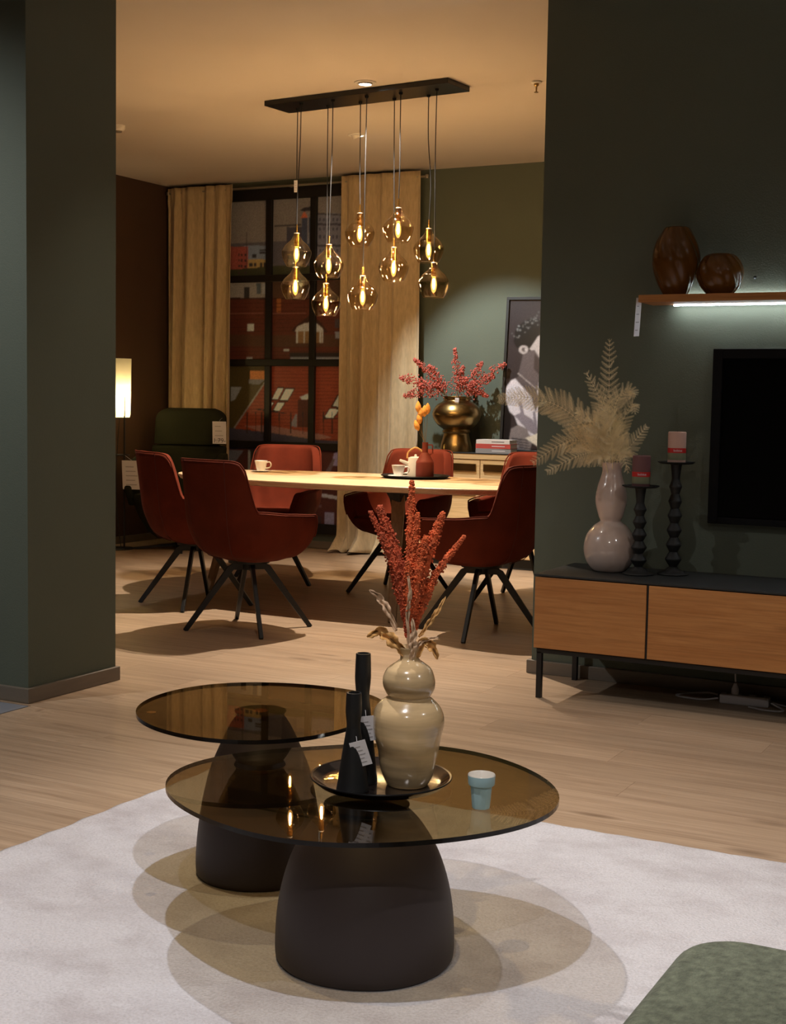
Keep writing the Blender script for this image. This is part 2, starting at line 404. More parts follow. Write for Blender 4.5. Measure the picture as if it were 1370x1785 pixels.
([-1.408,1.39,1.449,1.411,1.45,1.405,-1.408,1.384],(88,32,20)),
([-1.408,1.36,1.45,1.384,1.45,1.378,-1.408,1.354],(88,32,20)),
([-1.408,1.33,1.451,1.357,1.451,1.352,-1.408,1.324],(88,32,20)),
([-1.408,1.3,1.451,1.33,1.451,1.325,-1.408,1.294],(88,32,20)),
([-1.408,1.27,1.452,1.303,1.452,1.298,-1.408,1.264],(88,32,20)),
([-1.408,1.24,1.452,1.277,1.452,1.271,-1.408,1.234],(88,32,20)),
([-1.408,1.21,1.453,1.25,1.453,1.244,-1.408,1.204],(88,32,20)),
([-1.408,1.179,1.453,1.223,1.454,1.218,-1.408,1.173],(88,32,20)),
([-1.407,1.149,1.454,1.196,1.454,1.191,-1.407,1.143],(88,32,20)),
([-1.407,1.119,1.455,1.169,1.455,1.164,-1.407,1.113],(88,32,20)),
([-1.407,1.089,1.455,1.142,1.455,1.137,-1.407,1.083],(88,32,20)),
([-1.407,1.059,1.456,1.116,1.456,1.11,-1.407,1.053],(88,32,20)),
([-1.407,1.028,1.456,1.089,1.457,1.083,-1.407,1.022],(88,32,20)),
([-1.407,0.998,1.457,1.062,1.457,1.056,-1.407,0.992],(88,32,20)),
([-1.407,0.968,1.458,1.035,1.458,1.03,-1.407,0.962],(88,32,20)),
([-1.407,0.938,1.458,1.008,1.458,1.003,-1.407,0.932],(88,32,20)),
([-1.407,0.907,1.459,0.981,1.459,0.976,-1.407,0.901],(88,32,20)),
([-1.407,0.877,1.459,0.954,1.459,0.949,-1.407,0.871],(88,32,20)),
([-1.407,0.847,1.46,0.927,1.46,0.922,-1.406,0.841],(88,32,20)),
([-1.406,0.817,1.461,0.9,1.461,0.895,-1.406,0.811],(88,32,20)),
([-1.406,0.786,1.461,0.873,1.461,0.868,-1.406,0.78],(88,32,20)),
([-1.406,0.756,1.462,0.847,1.462,0.841,-1.406,0.75],(88,32,20)),
([-1.409,1.51,-0.095,1.514,-0.099,1.409,-0.452,0.961,-1.406,0.675],(62,46,22)),
([-0.288,1.456,-0.122,1.457,-0.121,1.38,-0.287,1.379],(156,88,42)),
([-0.299,1.384,-0.133,1.385,-0.195,1.341,-0.299,1.345],(96,86,84)),
([-0.105,1.414,-0.093,1.409,-0.44,0.966,-0.458,0.966],(116,100,90)),
([-0.483,1.193,-0.484,1.315,-0.374,1.316,-0.437,1.214],(120,112,110)),
([-0.082,1.207,-0.013,1.321,0.057,1.322,-0.012,1.208],(40,22,18)),
([-0.068,1.219,-0.013,1.31,0.043,1.311,-0.012,1.22],(184,172,156)),
([-0.006,1.204,0.063,1.318,0.161,1.313,0.086,1.2],(40,22,18)),
([0.011,1.215,0.066,1.306,0.144,1.302,0.084,1.212],(184,172,156)),
([-0.153,1.13,-0.097,1.196,-0.04,1.197,-0.089,1.131],(40,22,18)),
([-0.141,1.137,-0.096,1.19,-0.051,1.191,-0.09,1.137],(184,172,156)),
([-0.063,1.121,-0.014,1.199,0.07,1.2,0.008,1.116],(40,22,18)),
([-0.05,1.129,-0.011,1.191,0.056,1.192,0.006,1.125],(184,172,156)),
([0.496,1.161,0.562,1.266,0.709,1.28,0.671,1.152],(40,22,18)),
([0.519,1.172,0.572,1.256,0.689,1.267,0.659,1.165],(184,172,156)),
([0.428,1.074,0.488,1.157,0.596,1.153,0.524,1.064],(40,22,18)),
([0.445,1.081,0.493,1.148,0.579,1.145,0.521,1.074],(184,172,156)),
([0.184,1.218,0.306,1.22,0.309,0.994,0.187,0.991],(64,26,20)),
([0.206,1.242,0.245,1.256,0.278,1.271,0.311,1.234,0.278,1.224,0.223,1.223],(168,158,148)),
([0.109,1.003,0.164,1.099,0.18,1.1,0.182,0.991],(110,96,96)),
([-0.347,0.993,-0.089,0.999,0.414,0.94,0.523,0.915,0.305,0.886,-0.088,0.922],(122,80,68)),
([-0.493,0.97,-0.088,0.941,0.415,0.889,0.844,0.892,0.846,0.799,-0.491,0.756],(52,44,52)),
([-0.319,1.109,-0.31,1.109,-0.308,0.926,-0.317,0.926],(34,22,22)),
([-0.233,1.111,-0.224,1.111,-0.222,0.928,-0.231,0.928],(34,22,22)),
([-0.175,1.112,-0.166,1.112,-0.164,0.93,-0.173,0.93],(34,22,22)),
([0.001,1.115,0.01,1.115,0.012,0.934,0.003,0.934],(34,22,22)),
([0.113,1.117,0.122,1.118,0.124,0.937,0.115,0.937],(34,22,22)),
([0.23,1.12,0.239,1.12,0.241,0.94,0.232,0.94],(34,22,22)),
([0.428,1.123,0.436,1.123,0.439,0.946,0.43,0.945],(34,22,22)),
([0.509,1.125,0.518,1.125,0.521,0.948,0.512,0.947],(34,22,22)),
([-0.233,1.14,0.08,1.107,0.08,1.098,-0.233,1.13],(34,22,22)),
([0.428,1.076,0.628,1.081,0.629,1.071,0.429,1.067],(34,22,22)),
([-1.406,0.761,1.462,0.851,1.476,0.188,-1.404,0.015],(66,28,24)),
([-0.521,0.779,-0.345,0.785,-0.461,0.649,-0.519,0.608],(84,76,80)),
([-0.345,0.785,-0.304,0.786,-0.419,0.563,-0.489,0.56],(58,30,24)),
([-0.304,0.786,-0.201,0.789,-0.198,0.524,-0.302,0.519],(116,108,100)),
([-0.281,0.787,-0.224,0.789,-0.216,0.086,-0.274,0.082],(30,28,26)),
([0.516,0.685,0.536,0.789,0.601,0.81,0.581,0.688],(136,114,134)),
([0.42,0.574,0.526,0.742,0.548,0.743,0.475,0.552],(90,70,70)),
([0.421,0.456,0.639,0.433,0.639,0.405,0.422,0.427],(146,130,130)),
([0.457,0.301,0.544,0.306,0.546,0.179,0.458,0.174],(116,100,114)),
([-0.195,0.33,0.423,0.361,0.423,0.342,-0.195,0.311],(90,60,54)),
([-0.194,0.233,0.424,0.267,0.426,0.125,-0.193,0.087],(48,30,30))]
PORTRAIT_SHAPES=[([-0.124,1.321,1.002,1.29,1.044,-0.027,-0.09,-0.067],(50,42,44)),
([0.386,1.307,1.002,1.29,1.031,0.387,0.412,0.377],(60,51,53)),
([0.18,0.802,0.243,0.87,0.315,0.912,0.406,0.919,0.466,0.864,0.513,0.801,0.483,0.75,0.467,0.674,0.405,0.632,0.322,0.666,0.265,0.725],(176,166,164)),
([0.153,0.751,0.24,0.776,0.321,0.674,0.382,0.632,0.363,0.496,0.309,0.444,0.215,0.512,0.12,0.588],(92,82,84)),
([0.241,0.751,0.321,0.674,0.382,0.632,0.315,0.568,0.244,0.631],(60,50,52)),
([0.067,0.837,0.075,0.914,0.106,0.961,0.147,0.99,0.202,1.011,0.266,1.006,0.348,1.013,0.422,0.97,0.442,0.919,0.328,0.912,0.261,0.874,0.226,0.819,0.203,0.785,0.161,0.811,0.125,0.785,0.092,0.794],(22,18,18)),
([0.044,0.896,0.051,0.903,0.061,0.894,0.051,0.89],(85,85,85)),
([0.148,0.989,0.156,0.996,0.167,0.986,0.156,0.982],(86,86,86)),
([0.168,0.983,0.175,0.99,0.185,0.98,0.175,0.977],(120,120,120)),
([0.338,0.995,0.346,1.002,0.356,0.992,0.346,0.988],(96,96,96)),
([0.1,0.868,0.105,0.873,0.113,0.866,0.105,0.863],(129,129,129)),
([0.267,1.002,0.27,1.005,0.276,1.0,0.271,0.998],(118,118,118)),
([0.151,0.981,0.159,0.989,0.172,0.977,0.16,0.972],(91,91,91)),
([0.25,1.057,0.258,1.064,0.269,1.054,0.258,1.05],(92,92,92)),
([0.3,0.975,0.308,0.983,0.319,0.972,0.308,0.968],(103,103,103)),
([0.274,0.962,0.283,0.969,0.295,0.958,0.283,0.954],(101,101,101)),
([0.196,1.009,0.202,1.014,0.209,1.007,0.202,1.004],(127,127,127)),
([0.129,0.95,0.136,0.956,0.146,0.947,0.136,0.943],(90,90,90)),
([0.087,0.93,0.094,0.936,0.104,0.927,0.094,0.924],(130,130,130)),
([0.106,0.923,0.115,0.931,0.128,0.919,0.115,0.914],(114,114,114)),
([0.193,1.008,0.201,1.016,0.212,1.005,0.201,1.001],(82,82,82)),
([0.149,0.966,0.154,0.971,0.161,0.964,0.154,0.962],(127,127,127)),
([0.094,0.953,0.102,0.961,0.114,0.95,0.102,0.945],(133,133,133)),
([0.282,0.988,0.29,0.995,0.301,0.985,0.29,0.981],(82,82,82)),
([0.278,1.027,0.285,1.034,0.296,1.024,0.286,1.02],(116,116,116)),
([0.221,1.02,0.228,1.025,0.237,1.017,0.228,1.014],(86,86,86)),
([0.215,0.985,0.22,0.99,0.229,0.982,0.221,0.979],(81,81,81)),
([0.228,1.01,0.234,1.016,0.242,1.008,0.234,1.005],(100,100,100)),
([0.324,0.936,0.33,0.941,0.338,0.934,0.33,0.931],(106,106,106)),
([0.087,0.92,0.094,0.926,0.104,0.917,0.094,0.914],(120,120,120)),
([0.345,1.017,0.353,1.025,0.365,1.014,0.354,1.01],(125,125,125)),
([0.152,0.906,0.157,0.91,0.165,0.904,0.158,0.901],(111,111,111)),
([0.191,0.947,0.195,0.951,0.201,0.946,0.195,0.943],(104,104,104)),
([0.163,0.945,0.167,0.949,0.174,0.943,0.167,0.941],(108,108,108)),
([0.189,0.994,0.194,0.998,0.201,0.992,0.194,0.99],(131,131,131)),
([0.131,0.959,0.137,0.964,0.145,0.957,0.137,0.954],(92,92,92)),
([0.231,0.994,0.237,0.999,0.246,0.991,0.237,0.988],(116,116,116)),
([0.281,1.0,0.289,1.008,0.301,0.997,0.29,0.992],(82,82,82)),
([0.212,1.004,0.22,1.012,0.233,1.001,0.221,0.996],(109,109,109)),
([0.085,0.869,0.093,0.876,0.105,0.865,0.094,0.861],(93,93,93)),
([0.242,0.994,0.249,1.001,0.26,0.991,0.25,0.987],(96,96,96)),
([0.172,0.94,0.18,0.947,0.192,0.936,0.181,0.932],(108,108,108)),
([0.103,0.879,0.11,0.886,0.12,0.877,0.11,0.873],(133,133,133)),
([0.061,0.877,0.069,0.884,0.079,0.874,0.069,0.87],(110,110,110)),
([0.251,0.963,0.257,0.969,0.267,0.96,0.257,0.956],(110,110,110)),
([0.232,1.012,0.239,1.019,0.249,1.009,0.24,1.006],(123,123,123)),
([0.201,0.976,0.209,0.984,0.222,0.973,0.21,0.968],(115,115,115)),
([0.237,1.032,0.245,1.039,0.256,1.028,0.245,1.024],(84,84,84)),
([0.309,0.966,0.313,0.97,0.319,0.965,0.313,0.962],(86,86,86)),
([0.304,0.994,0.31,0.999,0.318,0.992,0.31,0.989],(116,116,116)),
([0.096,0.93,0.104,0.937,0.115,0.927,0.104,0.923],(80,80,80)),
([0.312,0.963,0.318,0.969,0.328,0.961,0.319,0.957],(95,95,95)),
([0.192,0.777,0.188,0.763,0.178,0.752,0.162,0.745,0.145,0.745,0.129,0.752,0.117,0.763,0.113,0.777,0.117,0.791,0.127,0.802,0.143,0.808,0.161,0.808,0.177,0.802,0.188,0.79],(170,160,158)),
([0.178,0.777,0.176,0.769,0.171,0.763,0.162,0.76,0.153,0.76,0.145,0.763,0.139,0.769,0.136,0.777,0.138,0.784,0.144,0.79,0.152,0.793,0.161,0.793,0.17,0.79,0.176,0.784],(90,80,80)),
([0.18,0.777,0.18,0.771,0.177,0.767,0.174,0.764,0.169,0.764,0.166,0.767,0.163,0.771,0.162,0.777,0.163,0.782,0.165,0.787,0.169,0.789,0.173,0.789,0.177,0.787,0.179,0.782],(190,180,178)),
([0.306,0.886,0.361,0.899,0.398,0.882,0.352,0.869],(50,42,44)),
([0.298,0.844,0.353,0.852,0.376,0.835,0.317,0.827],(60,52,54)),
([0.005,0.35,0.029,0.493,0.065,0.545,0.098,0.558,0.146,0.511,0.236,0.426,0.301,0.41,0.408,0.513,0.591,0.422,0.647,0.044,0.165,0.15,0.105,0.278],(206,200,208)),
([0.273,0.418,0.289,0.529,0.324,0.564,0.362,0.513,0.32,0.376],(190,182,186)),
([0.098,0.558,0.146,0.511,0.236,0.426,0.276,0.311,0.31,0.419,0.234,0.495,0.13,0.58],(86,76,78)),
([0.105,0.278,0.16,0.305,0.255,0.255,0.327,0.12,0.234,0.16],(132,124,134)),
([0.135,0.373,0.158,0.382,0.209,0.224,0.186,0.211],(132,124,134)),
([0.253,0.311,0.271,0.32,0.308,0.162,0.28,0.153],(132,124,134)),
([0.115,0.597,0.12,0.601,0.125,0.597,0.12,0.592],(196,186,184)),
([0.125,0.59,0.13,0.594,0.135,0.59,0.13,0.585],(196,186,184)),
([0.134,0.583,0.139,0.587,0.144,0.583,0.139,0.578],(196,186,184)),
([0.144,0.576,0.149,0.58,0.154,0.576,0.149,0.571],(196,186,184)),
([0.153,0.569,0.158,0.573,0.163,0.569,0.158,0.564],(196,186,184)),
([0.162,0.562,0.167,0.566,0.173,0.562,0.168,0.557],(196,186,184)),
([0.172,0.555,0.177,0.559,0.182,0.555,0.177,0.55],(196,186,184)),
([0.181,0.547,0.186,0.552,0.192,0.548,0.187,0.543],(196,186,184)),
([0.191,0.541,0.196,0.545,0.201,0.541,0.196,0.536],(196,186,184)),
([0.2,0.534,0.205,0.538,0.211,0.534,0.206,0.529],(196,186,184)),
([0.21,0.527,0.215,0.531,0.22,0.527,0.215,0.522],(196,186,184)),
([0.219,0.52,0.224,0.524,0.229,0.52,0.224,0.515],(196,186,184)),
([0.229,0.513,0.234,0.517,0.239,0.513,0.234,0.508],(196,186,184)),
([0.238,0.506,0.243,0.51,0.248,0.506,0.243,0.501],(196,186,184)),
([0.248,0.499,0.252,0.503,0.258,0.499,0.253,0.494],(196,186,184)),
([0.257,0.492,0.262,0.496,0.267,0.492,0.262,0.487],(196,186,184)),
([-0.043,-0.021,-0.024,0.371,0.022,0.415,0.082,0.264,0.089,-0.017],(22,18,20)),
([0.084,0.178,0.14,0.21,0.21,0.185,0.264,0.092,0.247,0.023,0.098,0.027,0.072,0.091],(126,116,116)),
([0.095,0.113,0.226,0.1,0.227,0.091,0.096,0.1],(70,62,64)),
([0.115,0.092,0.236,0.078,0.236,0.07,0.115,0.079],(70,62,64)),
([0.134,0.071,0.246,0.057,0.246,0.049,0.134,0.058],(70,62,64)),
([0.153,0.05,0.256,0.036,0.256,0.027,0.154,0.037],(70,62,64)),
([0.203,0.112,0.326,0.162,0.598,0.169,0.602,0.059,0.33,0.042],(216,206,190)),
([0.145,0.002,0.284,0.032,0.602,0.059,0.605,-0.042,0.053,-0.062],(24,20,22))]
# ------------------------------------------------------------------ materials
M = {}
M['wall'] = mat('green_paint', (92, 98, 84), 0.75, var=0.03, vscale=3, bump=0.25, bscale=180)
M['brown'] = mat('brown_paint', (74, 52, 38), 0.75, var=0.03, vscale=3, bump=0.25, bscale=180)
M['ceil'] = mat('ceiling_paint', (214, 202, 188), 0.85, var=0.015, vscale=2)
M['skirt'] = mat('taupe_skirting', (120, 108, 94), 0.5, var=0.06, stretch=(1,1,8))
M['greyfloor'] = mat('grey_vinyl', (124, 126, 134), 0.55, var=0.05, vscale=6)
M['floor'] = wood('oak_floor', (158, 132, 107), (190, 164, 137), 0.42, (0.7, 11, 11), rnd=0.07, knots=True, bump=0.04)
M['oak'] = wood('oak_honey', (172, 112, 58), (196, 138, 80), 0.5, (1, 9, 9), knots=True)
M['oaklight'] = wood('oak_light', (206, 172, 122), (226, 196, 148), 0.5, (1, 9, 9))
M['oaktable'] = wood('oak_table', (212, 180, 138), (230, 202, 162), 0.38, (1, 9, 9))
M['tableleg'] = wood('oak_leg', (120, 92, 60), (146, 114, 78), 0.5, (9, 9, 1))
M['black'] = mat('matt_black_metal', (20, 20, 21), 0.45, var=0.1)
M['blacklac'] = mat('black_lacquer', (16, 16, 18), 0.28, var=0.05)
M['charcoal'] = mat('charcoal_laminate', (34, 35, 35), 0.55, var=0.05)
M['base'] = mat('dark_brown_lacquer', (54, 45, 45), 0.55, var=0.06, vscale=5)
M['velvet'] = mat('rust_velvet', (98, 38, 21), 0.85, var=0.2, vscale=7, spec=0.15, bump=0.1, bscale=300)
M['velvetdark'] = mat('rust_velvet_seam', (84, 32, 20), 0.8, var=0.1)
M['greenvelvet'] = mat('moss_green_fabric', (36, 38, 25), 0.9, var=0.12, spec=0.2)
M['linen'] = mat('linen', (192, 170, 134), 0.85, var=0.12, vscale=60, bump=0.5, bscale=420, stretch=(1,1,0.25), sheen=0.2)
M['rodmetal'] = mat('brushed_metal_rod', (168, 160, 146), 0.35, metal=0.8)
M['white'] = mat('white_porcelain', (232, 226, 216), 0.22, coat=0.4)
M['card'] = mat('white_card', (225, 222, 226), 0.6)
M['ink'] = mat('grey_ink', (70, 66, 70), 0.7); M['faint'] = mat('faint_print', (168, 164, 168), 0.7)
M['glaze'] = mat('sand_glaze', (200, 172, 130), 0.2, var=0.38, vscale=5, stretch=(0.6,0.6,6), coat=0.8)
M['pearl'] = mat('pearl_glaze', (206, 184, 172), 0.25, var=0.05, coat=0.8)
M['gold'] = mat('aged_brass', (150, 124, 78), 0.3, metal=1.0, var=0.12)
M['brass'] = mat('brass_socket', (214, 160, 80), 0.25, metal=1.0)
M['amber'] = mat('amber_glass', (116, 74, 28), 0.25, var=0.35, vscale=4, coat=0.25, trans=0.3, ior=1.35)
M['rust'] = mat('rust_ceramic', (128, 50, 34), 0.7, var=0.05)
M['amaranth'] = mat('dried_amaranth', (208, 98, 52), 0.9, var=0.4, vscale=60, bump=0.8, bscale=300)
M['amaranthdark'] = mat('dried_amaranth_red', (188, 84, 50), 0.9, var=0.4, vscale=60, bump=0.8, bscale=300)
M['dryleaf'] = mat('dried_leaf', (206, 156, 92), 0.8, var=0.25, vscale=30)
M['paleleaf'] = mat('pale_dried_leaf', (204, 172, 140), 0.8, var=0.15, vscale=30)
M['fern'] = mat('bleached_fern', (246, 228, 186), 0.8, var=0.1, vscale=20)
M['berry'] = mat('dusky_red_seed', (188, 92, 76), 0.7, var=0.3, vscale=40)
M['stem'] = mat('dry_stem', (120, 96, 62), 0.8)
M['bunny'] = mat('ochre_grass_head', (216, 150, 70), 0.95, var=0.2, vscale=60)
M['cupblue'] = mat('pale_blue_ceramic', (176, 216, 228), 0.35, coat=0.3)
M['screen'] = mat('black_screen', (2, 2, 2), 0.35, spec=0.1)
M['tvframe'] = mat('dark_tv_frame', (16, 16, 18), 0.8, spec=0.2)
M['wool'] = mat('green_wool', (112, 119, 100), 0.95, var=0.38, vscale=70, bump=0.9, bscale=240, sheen=0.2)
M['cable'] = mat('white_cable', (190, 184, 184), 0.5)
M['candlepink'] = mat('blush_wax', (206, 168, 152), 0.6)
M['candleplum'] = mat('plum_wax', (110, 72, 74), 0.6)
M['band'] = mat('red_paper_band', (190, 34, 30), 0.5)
M['foil'] = mat('sage_label', (120, 120, 92), 0.6)
M['blackwood'] = mat('black_iron', (22, 21, 20), 0.6, bump=0.3, bscale=60)
M['bookred'] = mat('red_cloth_cover', (196, 78, 70), 0.6); M['bookwhite'] = mat('white_cover', (226, 216, 210), 0.5); M['bookgrey'] = mat('grey_cover', (150, 148, 150), 0.5)
M['pages'] = mat('page_edges', (206, 194, 172), 0.8, var=0.1, vscale=200)
M['glasssmoke'] = thin_glass('bronze_glass', (0.63, 0.54, 0.37), 0.06)
M['glassedge'] = mat('dark_glass_edge', (18, 14, 11), 0.15, coat=0.2, spec=0.3)
M['glasspendant'] = thin_glass('smoked_amber_glass', (0.80, 0.73, 0.60), 0.10, gloss=(1, 0.93, 0.8))
M['copper'] = mat('copper_disc', (190, 92, 44), 0.35, metal=0.7)
M['bulb'] = emit('glowing_filament', (1.0, 0.73, 0.43), 800.0)
k = NT('glowing_bulb_glass'); k.n.remove(k.b)
e_ = k.node('ShaderNodeEmission', Color=(1.0, 0.52, 0.14, 1), Strength=0.9); t_ = k.node('ShaderNodeBsdfTransparent', Color=(1, 0.95, 0.85, 1)); a_ = k.node('ShaderNodeAddShader')
k.link(e_.outputs[0], a_.inputs[0]); k.link(t_.outputs[0], a_.inputs[1]); k.link(a_.outputs[0], k.out.inputs['Surface']); M['bulbglass'] = k.m
M['led'] = emit('cool_led', (0.82, 0.93, 1.0), 30.0)
M['lens'] = emit('spot_lens', (1.0, 0.96, 0.88), 30.0)
M['lampbulb'] = emit('lamp_bulb', (1.0, 0.78, 0.42), 60.0)
k = NT('lamp_shade_fabric'); k.n.remove(k.b)
d_ = k.node('ShaderNodeBsdfDiffuse', Color=(0.85, 0.8, 0.66, 1)); t_ = k.node('ShaderNodeBsdfTranslucent', Color=(0.95, 0.88, 0.66, 1)); x_ = k.node('ShaderNodeMixShader'); x_.inputs[0].default_value = 0.75
k.link(d_.outputs[0], x_.inputs[1]); k.link(t_.outputs[0], x_.inputs[2]); k.link(x_.outputs[0], k.out.inputs['Surface']); M['shade'] = k.m
# rug: pale pile with soft mauve-grey cloud pattern
k = NT('rug_pile'); tc = k.node('ShaderNodeTexCoord'); mp = k.node('ShaderNodeMapping'); mp.inputs['Scale'].default_value = (1.0, 1.35, 1.0); mp.inputs['Rotation'].default_value = (0, 0, -0.5)
k.link(tc.outputs['Object'], mp.inputs['Vector'])
n1 = k.node('ShaderNodeTexNoise', Scale=3.6, Detail=8.0, Roughness=0.66); k.link(mp.outputs['Vector'], n1.inputs['Vector'])
r1 = k.node('ShaderNodeValToRGB'); r1.color_ramp.elements[0].position = 0.28; r1.color_ramp.elements[0].color = (*lin((190, 183, 186)), 1); r1.color_ramp.elements[1].position = 0.56; r1.color_ramp.elements[1].color = (*lin((218, 215, 219)), 1)
k.link(n1.outputs['Fac'], r1.inputs['Fac'])
n2 = k.node('ShaderNodeTexNoise', Scale=150.0, Detail=3.0); k.link(tc.outputs['Object'], n2.inputs['Vector'])
r2 = k.node('ShaderNodeValToRGB'); r2.color_ramp.elements[0].position = 0.3; r2.color_ramp.elements[0].color = (0.84, 0.83, 0.82, 1); r2.color_ramp.elements[1].position = 0.62; r2.color_ramp.elements[1].color = (1, 1, 1, 1)
k.link(n2.outputs['Fac'], r2.inputs['Fac'])
mx = k.node('ShaderNodeMix', data_type='RGBA', blend_type='MULTIPLY'); mx.inputs[0].default_value = 1.0
k.link(r1.outputs['Color'], mx.inputs[6]); k.link(r2.outputs['Color'], mx.inputs[7]); k.link(mx.outputs[2], k.b.inputs['Base Color'])
k.b.inputs['Roughness'].default_value = 0.95; k.b.inputs['Sheen Weight'].default_value = 0.2
bp = k.node('ShaderNodeBump', Strength=0.8, Distance=0.006); k.link(n2.outputs['Fac'], bp.inputs['Height']); k.link(bp.outputs['Normal'], k.b.inputs['Normal']); M['rug'] = k.m
M['mural'] = painted('mural_print', (2.0, 2.8, 3.8), 0.5)
M['portrait'] = painted('portrait_print', (1.0, 1.0, 1.0), 0.3)

# ------------------------------------------------------------------ the setting
fl = struct(MB().box(-7.5, 3.2, -1.7, 9.9, -0.2, -0.003).build('floor', M['floor']), 'light oak plank floor')
PW, PL = 0.195, 1.42
pm = MB().box(0, PL-0.0008, 0, PW-0.0006, -0.012, 0.0).mesh('plank', M['floor'])
rows = int((9.7-2.7)/PW); np_ = 0
for r in range(rows):
    y0 = 2.7+r*PW; ym = y0+PW/2
    off = ((r*0.437+0.13*math.sin(r*5.1)) % 1.0)*PL
    # floor that this row can show between the pillar side and the partition wall
    xl = -(ym*math.tan(YAW+0.285))-0.5; xr = -(ym*math.tan(YAW-0.285))+0.35
    xl = max(xl, -7.3); xr = min(xr, 0.9)
    x = xl - ((xl+off) % PL)
    while x < xr:
        if not (ym > 5.8 and x > -2.3) and not (ym < 4.05 and x+PL < -3.72):
            a, b_ = max(x, -7.32), x+PL
            if ym < 4.05 and a < -3.735: a = -3.735
            o = link('plank', pm, fl); o.location = (a, y0, 0)
            if b_-a < PL-0.01: o.scale = ((b_-a)/PL, 1, 1)
            np_ += 1
        x += PL
struct(MB().box(-7.5, -3.738, -1.7, 4.05, -0.1, 0.0015).build('floor_grey', M['greyfloor']), 'grey vinyl floor beside the pillar')
struct(MB().box(-7.5, 3.2, -1.7, 9.9, CEIL, CEIL+0.2).build('ceiling', M['ceil']))
struct(MB().box(-7.5, 3.2, 9.715, 9.9, -0.2, CEIL).build('wall_back', M['wall']))
struct(MB().box(-7.5, -7.32, -1.7, 9.715, -0.2, CEIL).build('wall_left', M['brown']))
struct(MB().box(3.0, 3.2, -1.7, 9.715, -0.2, CEIL).build('wall_right', M['wall']))
struct(MB().box(-7.32, 3.0, -1.7, -1.5, -0.2, CEIL).build('wall_front', M['wall']))
struct(MB().box(-2.316, 3.0, 5.774, 5.94, -0.2, CEIL).build('wall_partition', M['wall']), 'dark green partition wall carrying the television')
struct(MB().box(-4.95, -3.78, 4.096, 4.632, -0.2, CEIL).build('wall_pillar', M['wall']), 'green painted pillar')
struct(MB().box(-4.965, -3.765, 4.081, 4.647, 0.0, 0.06).build('baseboard_pillar', M['skirt'], bevel=0.003))
struct(MB().box(-2.335, 3.0, 5.757, 5.957, 0.0, 0.06).build('baseboard_partition', M['skirt'], bevel=0.003))
struct(MB().box(-7.32, 3.0, 9.70, 9.715, 0.0, 0.06).build('baseboard_back', M['skirt'], bevel=0.003))
struct(MB().box(-7.32, -7.305, 4.7, 9.70, 0.0, 0.06).build('baseboard_left', M['skirt'], bevel=0.003))

# ceiling spotlights, each a fixture with its own lamp; some are added unseen fill
SPOT_LABELS = ['bright round recessed ceiling spotlight just behind the black pendant bar', 'white swivel ceiling spotlight tilted towards the sideboard wall',
  'recessed ceiling spotlight above the tall coffee table', 'recessed ceiling spotlight in front of the low coffee table',
  'invented unseen ceiling spotlight brightening the open floor by the television', 'recessed ceiling spotlight above the walkway beside the pillar',
  'added unseen fill spotlight over the grey floor left of the pillar', 'added unseen fill spotlight behind the green footstool', 'added unseen fill spotlight at the far right of the lounge']
M['trim'] = mat('white_trim_ring', (226, 220, 210), 0.4)
for i, (nm, p, aim, watts, cone, blend, colr) in enumerate(SPOTS):
    t = thing('ceiling_spotlight', SPOT_LABELS[i], 'spotlight', (p[0], p[1], CEIL), group='ceiling spotlights')
    d = (Vector(aim)-Vector((p[0], p[1], CEIL))).normalized()
    q = Vector((0,0,-1)).rotation_difference(d)
    MB().lathe([(0.042,0.0),(0.042,-0.006),(0.062,-0.006),(0.064,0.0)], 32, cap=False).build('trim_ring', M['trim'], t, smooth=True)
    h = MB().lathe([(0.036,0.02),(0.04,-0.012),(0.036,-0.014),(0.034,-0.006)], 28, cap=False).build('lamp_head', M['trim'], t, smooth=True)
    h.rotation_mode = 'QUATERNION'; h.rotation_quaternion = q
    MB().lathe([(0.001,-0.008),(0.034,-0.008)], 28, cap=False).build('lens', M['lens'], h)
    L = bpy.data.lights.new('spot', 'SPOT'); L.energy = watts; L.color = colr; L.spot_size = math.radians(cone); L.spot_blend = blend; L.shadow_soft_size = 0.02
    lo = bpy.data.objects.new('spot_lamp', L); COL.objects.link(lo); lo.parent = t
    lo.location = d*0.035; lo.rotation_mode = 'QUATERNION'; lo.rotation_quaternion = q
# sprinkler
t = thing('fire_sprinkler', 'small brass sprinkler head on the ceiling near the partition', 'sprinkler', (-2.99, 7.308, CEIL))
MB().lathe([(0.03,0),(0.03,-0.008),(0.012,-0.012)], 20).build('escutcheon', M['trim'], t, smooth=True)
MB().lathe([(0.014,-0.01),(0.014,-0.022),(0.005,-0.03),(0.004,-0.055),(0.012,-0.058),(0.012,-0.061)], 14).build('head', M['gold'], t, smooth=True)
t = thing('smoke_detector', 'white round smoke detector on the ceiling by the pillar', 'detector', (-6.00, 7.37, CEIL))
MB().lathe([(0.05,0),(0.05,-0.02),(0.04,-0.035),(0.015,-0.04)], 28).build('housing', M['trim'], t, smooth=True)
MB().lathe([(0.03,-0.036),(0.028,-0.044)], 20).build('sensor_cap', M['skirt'], t, smooth=True)

